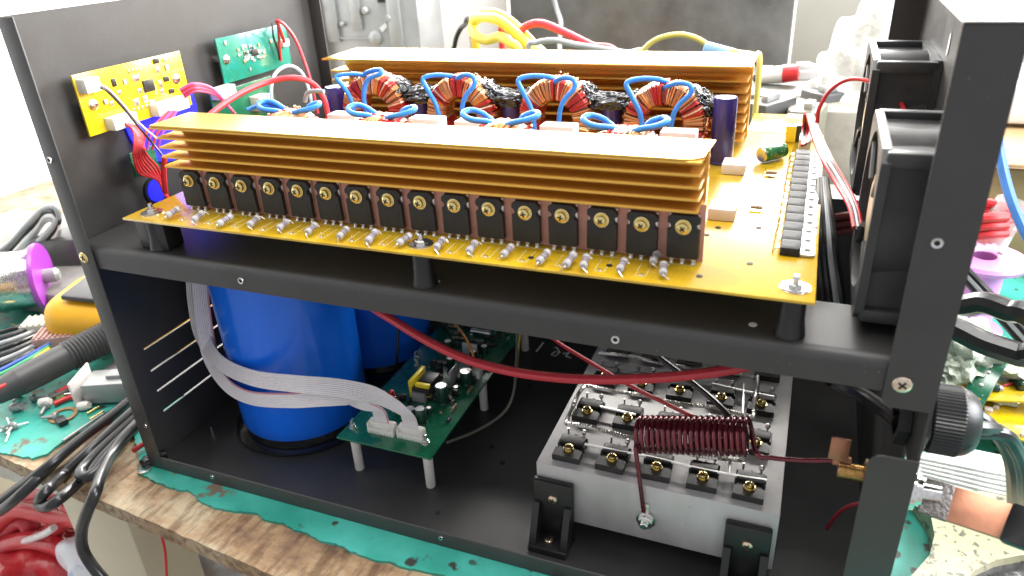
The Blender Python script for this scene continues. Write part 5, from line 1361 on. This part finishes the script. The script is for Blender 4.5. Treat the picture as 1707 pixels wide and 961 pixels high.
tool('dark_case', 1290, 141, .66, (.16, .12, 0), mk('dark_olive', (.10, .10, .085), .5, 0, .3, 30), 'dark flat case under the red and white tube', 'case')
tool('pale_case', 1395, 172, .58, (.10, .08, 0), mk('pale_beige', (.30, .28, .23), .5, 0, .2, 40), 'pale beige block beside the white bag', 'case')
zgc = px(1300, 182, 'y', .62).z + .003
c = px(1302, 130, 'y', .66); tb_ = thing('paint_tube', c, 'white and red tube lying on the dark case', 'tube')
W_('tube', M().lathe([(.0001, 0), (.008, .002), (.010, .02), (.010, .032)], c + V((-.030, 0, 0)), (1, 0, .15), 18), mt_foam, tb_)
W_('cap', M().lathe([(.010, 0), (.0105, .001), (.0095, .018), (.0001, .020)], c + V((.001, 0, .004)), (1, 0, .15), 18), mt_red, tb_)
for k in range(9):
    x = rg.uniform(1275, 1350); y = rg.uniform(168, 184)
    wire('scrap_wire', [(x - 40, y + rg.uniform(-8, 8), 'z', zgc), (x - 15, y + rg.uniform(-12, 4), 'z', zgc + .004), (x + 15, y + rg.uniform(-6, 10), 'z', zgc + .002), (x + 45, y + rg.uniform(-8, 12), 'z', zgc)], rg.uniform(.0018, .0035), (mt_greywire, mt_whitewire, mt_blackpvc)[k % 3],
         ('grey', 'white', 'black')[k % 3] + ' scrap wire in the tangle between the rear heatsink and the fans', 'wire', ('grey', 'white', 'black')[k % 3] + ' scrap wires behind the board')
for k in range(10):
    x = rg.uniform(1268, 1345); y = rg.uniform(164, 182); c = px(x, y, 'z', zgc + .002); s_ = rg.uniform(.006, .014)
    tag(W_('metal_scrap', M().sphere(c, (s_ * rg.uniform(.8, 1.6), s_, s_ * .7), 3, .3, 2.0, k * 3.1), rg.choice((mt_foam, mt_zinc, mt_steel))), 'small pale scrap piece in the clutter behind the board', 'scrap', 'scrap pieces behind the board')
# seen through the opening beside the board
tag(W_('grey_plastic_case', M().span((.44, .44, 0), (.60, .52, .10), .004), mk('pale_grey_case', (.42, .42, .40), .45, 0, .1, 20)), 'grey plastic case seen between the board and the front fan', 'case')
tag(W_('bench_sheet', M().span((.42, .31, 0), (.60, .43, .0012)), mt_foam), 'white paper on the bench behind the enclosure', 'paper')
tag(W_('bench_sheet', M().box((-.095, .175, .0010), (.16, .20, .0010), 0, Matrix.Rotation(rad(14), 3, 'Z')), mk('slot_glint_grey', (.30, .30, .29), .7)), 'greyish sheet added on the bench to brighten the vent slots', 'paper')  # added sheet, its tone stands in for glints in the slots

# ------------------------------------------------------------------ left of the enclosure
def lw(name, pts, r, mat, label, cat='cable', group=None): return wire(name, pts, r, mat, label, cat, group, 8, 10)
Yl = .17
spb = thing('solder_spool', px(30, 500, 'y', Yl), 'spool of silver solder wire with a purple flange on the left of the bench', 'spool')
s1 = px(66, 462, 'y', Yl); rt_ = V((CAM_R[0][0], CAM_R[1][0], CAM_R[2][0])); nv_ = (CAM_C - s1).normalized(); rt_ = (rt_ - nv_ * rt_.dot(nv_)).normalized(); d = (rt_ + nv_ * .24 + V((0, 0, .18))).normalized(); Ls = .085; s0 = s1 - d * Ls
prof = [(.0001, 0)]
for k in range(40): prof += [(.0315, Ls * k / 40), (.0326, Ls * (k + .5) / 40)]
prof += [(.0315, Ls), (.0001, Ls)]
W_('wire_winding', M().lathe(prof, s0, d, 40), mt_steel, spb)
W_('purple_flange', M().lathe([(.0001, 0), (.037, 0), (.038, .002), (.037, .005), (.0001, .005)], s1, d, 40), mk('purple_plastic', (.33, .05, .42), .35), spb)
W_('axle', M().lathe([(.0001, .005), (.008, .005), (.008, .017), (.005, .020), (.0001, .020)], s1, d, 20), mt_zinc, spb)
mt_dgrey = mk('charcoal_plastic', (.05, .05, .05), .45, 0, .2, 30)
c = px(118, 478, 'z', 0); tag(W_('black_charger', M().box((c.x, c.y + .02, .032), (.075, .05, .064), .006, Matrix.Rotation(rad(20), 3, 'Z')), mt_dgrey), 'dark plastic box behind the purple flange', 'box')
tag(W_('dark_tray', M().box((-.45, .26, .015), (.34, .20, .03), .006), mk('dirty_grey_tray', (.17, .165, .15), .55, 0, .35, 20, .2, 60, bdist=.002)), 'dirty grey tray under the solder spool at the left', 'tray')
# multimeter
c = px(138, 520, 'z', .034)
mm = thing('multimeter', (c.x, c.y, 0), 'yellow multimeter lying behind the left flange', 'multimeter')
bm = bmesh.new(); bmesh.ops.create_cube(bm, size=1); 
for v in bm.verts: v.co = V((v.co.x * .150, v.co.y * .085, v.co.z * .052))
bmesh.ops.bevel(bm, geom=bm.edges[:], offset=.022, segments=5, affect='EDGES', profile=.5); bm.verts.index_update()
Rm = Matrix.Rotation(rad(18), 3, 'Z') @ Matrix.Rotation(rad(8), 3, 'Y')
m = M().add([Rm @ v.co + V((c.x + .045, c.y + .020, .028)) for v in bm.verts], [[v.index for v in f.verts] for f in bm.faces]); bm.free()
W_('holster', m, mk('yellow_holster', (.78, .40, .015), .38, 0, .06, 40, sss=.1), mm, 60)
W_('face_plate', M().box((c.x + .05, c.y + .016, .0575), (.10, .055, .006), .003, Rm), mt_dgrey, mm)
# probe with ribbed grip
pr = thing('soldering_tool', px(90, 620, 'z', .02), 'black soldering handle with a ribbed grip lying on the bench at the left', 'handle')
h0, h1 = px(-30, 668, 'z', .022), px(205, 548, 'z', .030); d = (h1 - h0).normalized(); Lh = (h1 - h0).length
prof = [(.0001, 0), (.0075, 0), (.0105, .012), (.0128, .030)]
nb = 0
for k in range(60):
    t_ = k / 59; h = .030 + (Lh - .030) * t_
    prof.append((.0130 + .0012 * t_ + ((.0016 * (k % 2)) if t_ > .45 else 0), h))
prof.append((.0001, Lh))
W_('grip', M().lathe(prof, h0, d, 32), mt_dgrey, pr)
# rainbow wires
for k, (cl, nm) in enumerate((((.04, .10, .45), 'blue'), ((.03, .30, .12), 'green'), ((.75, .55, .03), 'yellow'), ((.70, .25, .03), 'orange'), ((.60, .03, .03), 'red'))):
    lw('rainbow_wire', [(-20, 628 + 7 * k, 'z', .030), (20, 608 + 7 * k, 'z', .030), (50, 592 + 6 * k, 'z', .030), (82, 574 + 4 * k, 'z', .028)], .0019, mk('wire_' + nm, cl, .4), nm + ' strand of the flat rainbow cable at the left edge', 'wire', 'rainbow cable strands')
def conn(x, y, d, a, mat, label):
    c = px(x, y, 'z', .022); Rz = Matrix.Rotation(rad(a), 3, 'Z'); t = thing('ribbon_connector', (c.x, c.y, 0), label, 'connector')
    W_('housing', M().box((c.x, c.y, .020), d, .001, Rz), mat, t)
    for k in range(8): W_('rib', M().box(V((c.x, c.y, .0203)) + Rz @ V((-d[0] / 2 + d[0] * (k + .5) / 8, 0, d[2] / 2)), (.0016, d[1] * .94, .0022), 0, Rz), mat, t)
conn(80, 540, (.046, .024, .014), 30, mk('dirty_white_plastic', (.48, .46, .40), .5, 0, .2, 80), 'grey-white ribbed ribbon connector left of the multimeter')
conn(98, 562, (.040, .026, .016), 30, mk('dusty_pink_plastic', (.45, .28, .25), .5, 0, .2, 80), 'dusty pink ribbed ribbon connector in front of the multimeter')
for k in range(7):
    lw('black_wire', [(-20, 560 + 10 * k, 'z', .018 + .003 * (k % 3)), (25, 548 + 9 * k, 'z', .024), (60, 536 + 8 * k, 'z', .020)], .0028, (mt_blackpvc, mt_dgrey, mt_greywire)[k % 3], ('black', 'charcoal', 'grey')[k % 3] + ' wire of the bunch behind the black handle at the left edge', 'wire', ('black', 'charcoal', 'grey')[k % 3] + ' wires of the left bunch')
# looped leads over the spool
for k, (mt, lab) in enumerate(((mt_greywire, 'grey'), (mt_blackpvc, 'black'), (mt_whitewire, 'white'), (mt_greywire, 'second grey'))):
    o = 11 * k
    lw('looped_lead', [(-30, 440 + o, 'y', .22), (15, 408 + o, 'y', .22), (45, 376 + o, 'y', .22), (72, 350 + .6 * o, 'y', .23), (92, 346 + .7 * o, 'y', .23), (96, 366 + .8 * o, 'y', .23), (70, 398 + .9 * o, 'y', .22), (30, 430 + o, 'y', .21), (-30, 476 + o, 'y', .21)], .0036, mt, lab + ' test lead looped above the solder spool', 'cable', 'leads looped above the spool')
lw('thin_red_lead', [(-10, 520, 'y', .20), (12, 480, 'y', .20), (28, 445, 'y', .20)], .0035, mt_red, 'red lead rising in front of the solder spool')
# silver connector shell
c = px(172, 645, 'z', .012)
ms = thing('metal_connector', (c.x, c.y, 0), 'silver metal connector bracket beside the left flange', 'connector')
Rz = Matrix.Rotation(rad(24), 3, 'Z')
W_('shell', M().box((c.x + .012, c.y + .006, .012), (.052, .026, .020), .0012, Rz), mt_zinc, ms)
W_('face_plate', M().box(V((c.x, c.y, .014)) + Rz @ V((-.018, 0, 0)), (.0016, .036, .028), .0004, Rz), mt_ceramic, ms)
W_('clip', M().box(V((c.x, c.y, .0235)) + Rz @ V((.016, .002, 0)), (.018, .012, .004), .001, Rz), mt_grey, ms)
# small bits on the laminate
ring = px(105, 692, 'z', .001)
m = M().lathe([(.0085, 0), (.0118, 0), (.0118, .0012), (.0085, .0012), (.0085, 0)], (ring.x, ring.y, .0001), (0, 0, 1), 30)
tag(W_('fibre_washer', m, mk('brown_fibre', (.30, .17, .08), .6, 0, .3, 300)), 'thin brown ring washer on the teal laminate', 'washer')
for k, (x, y, x2, y2, mt, lab) in enumerate(((105, 735, 172, 690, mt_zinc, 'steel needle lying on the laminate beside the cords'), (145, 690, 165, 678, mt_brass, 'short brass pin left of the silver connector'), (150, 700, 172, 686, mt_brass, 'second brass pin below the first'))):
    lw('pin', [(x, y, 'z', .0016), ((x + x2) / 2, (y + y2) / 2, 'z', .0016), (x2, y2, 'z', .0016)], .0012, mt, lab, 'pin')
for k, (x, y, x2, y2) in enumerate(((85, 664, 130, 648), (90, 674, 130, 660), (95, 657, 125, 642))):
    lw('red_sleeve', [(x, y, 'z', .003), ((x + x2) / 2, (y + y2) / 2 - 2, 'z', .003), (x2, y2, 'z', .003)], .0024, mt_red if k else mt_dgrey, ('dark sleeve offcut at the back of the small bits', 'red sleeve offcut nearest the ring washer', 'red sleeve offcut in the middle of the small bits')[k] if k != 2 else 'red sleeve offcut behind the ring washer', 'sleeve')
for k, (x, y) in enumerate(((68, 672), (133, 678), (20, 680))):
    c = px(x, y, 'z', .003); tag(W_('plastic_stopper', M().lathe([(.0001, 0), (.004, 0), (.0042, .006), (.003, .010), (.0001, .010)], (c.x, c.y, .003), (1, .3, .2), 16), mt_white_pl if k < 2 else mt_zinc), ('small white plastic cap left of the red offcuts', 'small white plastic cap under the silver connector', 'small metal cap at the left end of the laminate')[k], 'cap')
# black mains cords draped over the bench edge
Yh = -.055
lw('mains_cable', [(235, 650, 'z', .010), (190, 690, 'z', .010), (130, 736, 'z', .010), (75, 782, 'z', .006), (30, 815, 'y', -.045), (0, 838, 'y', -.05), (-12, 852, 'y', -.052), (0, 852, 'y', -.056), (40, 820, 'y', -.052), (100, 762, 'z', .004), (150, 720, 'z', .006), (230, 660, 'z', .004)], .0044, mt_blackpvc, 'black power cord reaching farthest left over the bench edge')
lw('mains_cable', [(240, 668, 'z', .012), (200, 705, 'z', .012), (150, 752, 'z', .010), (105, 792, 'z', .002), (78, 818, 'y', -.058), (66, 836, 'y', -.060), (74, 845, 'y', -.062), (95, 835, 'y', -.060), (130, 805, 'z', .004), (175, 758, 'z', .007), (235, 695, 'z', .006)], .0044, mt_blackpvc, 'black power cord folded in the middle over the bench edge')
lw('mains_cable', [(245, 690, 'z', .016), (215, 720, 'z', .016), (180, 762, 'z', .014), (160, 786, 'z', .011), (142, 796, 'z', .010), (134, 788, 'z', .010), (146, 772, 'z', .009), (180, 738, 'z', .009), (240, 680, 'z', .009)], .0044, mt_blackpvc, 'black power cord folded shortest, ending on the wood')
lw('mains_cable', [(240, 700, 'z', .020), (210, 726, 'z', .020), (185, 760, 'z', .020), (168, 795, 'y', -.045), (158, 825, 'y', -.062), (145, 855, 'y', -.066), (136, 885, 'y', -.066), (138, 915, 'y', -.066), (155, 945, 'y', -.066), (190, 985, 'y', -.066), (240, 1040, 'y', -.066)], .0042, mt_blackpvc, 'black power cord hanging straight down past the bench edge')
# ring terminal by the enclosure foot
c = px(240, 782, 'z', .001)
rt = thing('ring_terminal', (c.x, c.y, 0), 'silver ring terminal with a black sleeve at the front left foot', 'terminal')
W_('ring', M().lathe([(.0022, 0), (.0052, 0), (.0052, .0010), (.0022, .0010), (.0022, 0)], (c.x, c.y, .0002), (0, 0, 1), 24), mt_tin, rt)
c2 = px(243, 768, 'z', .004); W_('sleeve', M().tube([c + V((0, .004, .002)), c2 + V((0, 0, 0)), c2 + V((.010, .012, 0))], .0040, 12, 3), mt_blackpvc, rt)
lw('red_wire_end', [(222, 752, 'z', .004), (234, 744, 'z', .004), (248, 736, 'z', .004), (262, 728, 'z', .004)], .0022, mt_red, 'red wire end just above the ring terminal', 'wire')
lw('red_core', [(160, 752, 'z', .004), (182, 728, 'z', .005), (205, 708, 'z', .006), (235, 690, 'z', .006)], .0028, mt_red, 'red wire showing between the folded power cords', 'wire')

# ------------------------------------------------------------------ under the bench
a = px(128, 900, 'y', .02); b = px(222, 900, 'y', .02)
bl = thing('bench_post', ((a.x + b.x) / 2, .05, -.76), 'cream painted steel bench leg below the wooden edge', 'bench leg')
W_('post', M().span((a.x, .02, -.76), (b.x, .08, BT - .0135), .003), mt_cream, bl)
W_('rail', M().span((a.x - .55, .030, -.075), (a.x - .0005, .055, BT - .0135), .002), mt_cream, bl)
c = px(70, 830, 'y', .015)
dw = thing('drawer_unit', (c.x, .02, c.z), 'dirty white drawer front under the bench edge at the left', 'drawer')
W_('front', M().box((c.x - .02, .020, -.055), (.125, .012, .075), .002), mk('dirty_white_enamel', (.55, .53, .46), .5, 0, .3, 30), dw)
W_('label_card', M().box((c.x + .01, .0125, -.050), (.04, .0015, .045)), mt_foam, dw)
mt_rbag = mk('red_plastic_bag', (.55, .03, .04), .28, 0, .25, 20, .6, 40, coat=.3, bdist=.006)
p = px(60, 930, 'z', -.30); blob('red_bag', V((p.x - .02, p.y + .03, -.35)), (.15, .12, .08), mt_rbag, 'crumpled dark red plastic bag on the lower shelf at the left', 'plastic bag', .35, 1.5, 6.0, 6)
rg = random.Random(31)
for k in range(9):
    x0, y0 = rg.uniform(-30, 40), rg.uniform(850, 940); P = [(x0 - 40, y0 + rg.uniform(-20, 40))]
    for j in range(4): P.append((x0 + 45 * j + rg.uniform(-10, 10), y0 + rg.uniform(-28, 40)))
    lw('red_hose', [(x, y, 'y', .10 - .012 * (k % 4)) for x, y in P], rg.choice((.0022, .004, .0085, .011)), (mt_red, mt_rbag, mt_redpink)[k % 3], 'loose red cable in the tangle under the left end of the bench', 'cable', 'red cables tangled under the bench')
p = px(205, 895, 'z', -.22); blob('red_packet', V((p.x, p.y + .05, -.30)), (.05, .05, .13), mt_rbag, 'red packet on the lower shelf right of the bench leg', 'packet', .3, 1.6, 2.0, 5)
p = px(275, 930, 'z', -.28); blob('white_blue_bag', V((p.x + .02, p.y + .02, -.32)), (.13, .11, .11), mk('white_blue_plastic', (.78, .80, .84), .35, 0, 0, 16, .6, 50, col2=(.25, .35, .65), mix=(.58, .66), bdist=.006), 'crumpled white bag with blue print on the lower shelf', 'plastic bag', .4, 1.8, 4.0, 6)
p = px(420, 955, 'z', -.30); tag(W_('dark_bottle', M().lathe([(.0001, 0), (.030, 0), (.032, .004), (.032, .08), (.012, .11), (.012, .13), (.0001, .13)], (p.x, p.y, -.4248), (0, 0, 1), 28), mt_dgrey), 'dark bottle on the lower shelf below the wooden edge', 'bottle')
lw('thin_red_wire', [(268, 888, 'y', .01), (275, 920, 'y', .01), (278, 965, 'y', .01), (280, 1000, 'y', .012)], .0013, mt_red, 'thin red wire hanging below the bench edge', 'wire')
lw('white_lead', [(-20, 915, 'y', .06), (30, 905, 'y', .06), (70, 892, 'y', .05), (90, 880, 'y', .05)], .004, mt_whitewire, 'white cord in front of the red bag', 'cable')

# ------------------------------------------------------------------ small scattered bits
rg = random.Random(77)
me_bit_screw = M().lathe([(.0001, 0), (.0028, 0), (.0030, .0015), (.0022, .0024), (.0011, .0025), (.0011, .0105), (.0001, .0110)], (0, 0, 0), (1, 0, 0), 12).mesh('loose_screw', mt_zinc)
me_bit_nut = M().lathe([(.0014, 0), (.0030, 0), (.0030, .0022), (.0014, .0022), (.0014, 0)], n=6).mesh('loose_nut', mt_brass)
me_bit_chip = M().box((0, 0, .002), (.009, .006, .0035), .0004).mesh('loose_chip', mt_epoxy)
me_bit_can = M().lathe([(.0001, 0), (.0030, 0), (.0032, .0005), (.0032, .0100), (.0030, .0106), (.0001, .0106)], (0, 0, .0032), (1, 0, 0), 14).mesh('loose_capacitor', mt_greencap)
me_bit_plug = M().box((0, 0, .003), (.010, .007, .006), .0006).mesh('loose_plug', mt_white_pl)
def scatter(poly, count, z, where):
    for k in range(count):
        a_, b_ = rg.random(), rg.random()
        (x0, y0), (x1, y1), (x2, y2), (x3, y3) = poly
        x = (x0 * (1 - a_) + x1 * a_) * (1 - b_) + (x3 * (1 - a_) + x2 * a_) * b_; y = (y0 * (1 - a_) + y1 * a_) * (1 - b_) + (y3 * (1 - a_) + y2 * a_) * b_
        me, nm, lab = rg.choice(((me_bit_screw, 'loose_screw', 'loose steel screw'), (me_bit_nut, 'loose_nut', 'small brass nut'), (me_bit_chip, 'loose_chip', 'small black chip'), (me_bit_can, 'loose_capacitor', 'small dark green capacitor'), (me_bit_plug, 'loose_plug', 'small white plug')))
        c = px(x, y, 'z', z)
        o = bpy.data.objects.new(nm, me); link(o, None, (c.x, c.y, z + .0003 + (.0028 if nm == 'loose_screw' else 0))); o.rotation_euler = (0, 0, rg.uniform(0, 6.3)); s_ = rg.uniform(.8, 1.4); o.scale = (s_, s_, s_)
        tag(o, lab + ' ' + where, nm.split('_')[1], lab + 's ' + where)
        if rg.random() < .5:
            d = V((rg.uniform(-1, 1), rg.uniform(-1, 1), 0)).normalized() * rg.uniform(.008, .02); c.z = z + .0014
            wire('wire_offcut', [c - d, c + V((rg.uniform(-.004, .004), rg.uniform(-.004, .004), .001)), c + d], rg.uniform(.0007, .0014), rg.choice((mt_red, mt_blackpvc, mt_tin, mt_whitewire, mt_copper)), 'short wire offcut ' + where, 'wire', 'wire offcuts ' + where)
scatter([(10, 650), (120, 640), (130, 705), (10, 720)], 9, 0.0, 'on the teal laminate at the left')
scatter([(10, 545), (120, 510), (120, 590), (10, 625)], 14, 0.006, 'among the cables at the left edge')
scatter([(1600, 600), (1700, 590), (1700, 650), (1620, 660)], 12, 0.030, 'by the yellow boards at the right edge')
scatter([(1270, 164), (1345, 164), (1345, 184), (1270, 184)], 12, zgc - .003, 'behind the right end of the board')

# darker small equipment in the clutter behind the right end of the board
for k, (x, y, Y, d, mt, lab) in enumerate(((1275, 118, .70, (.05, .05, .03), mt_dgrey, 'small dark box behind the tube'), (1340, 112, .72, (.045, .05, .03), mt_grey, 'small grey box left of the white bag'),
                                           (1378, 150, .60, (.04, .04, .02), mt_dgrey, 'dark block in front of the white bag'), (1285, 165, .55, (.06, .03, .02), mt_dgrey, 'flat dark adapter in the clutter'), (1350, 178, .52, (.05, .03, .018), mk('olive_block', (.16, .15, .11), .5), 'olive block by the wooden batten'))):
    c = px(x, y, 'y', Y); t = thing('adapter_box', (c.x, Y, 0), lab, 'box', 'small boxes behind the board')
    W_('case', M().box((c.x, Y, c.z / 2), (d[0], d[1], c.z), .003, Matrix.Rotation(rad(20 * k), 3, 'Z')), mt, t); W_('socket', M().box((c.x, Y - d[1] * .2, c.z + .003), (d[0] * .4, d[1] * .3, .008), .001, Matrix.Rotation(rad(20 * k), 3, 'Z')), mt_zinc, t)
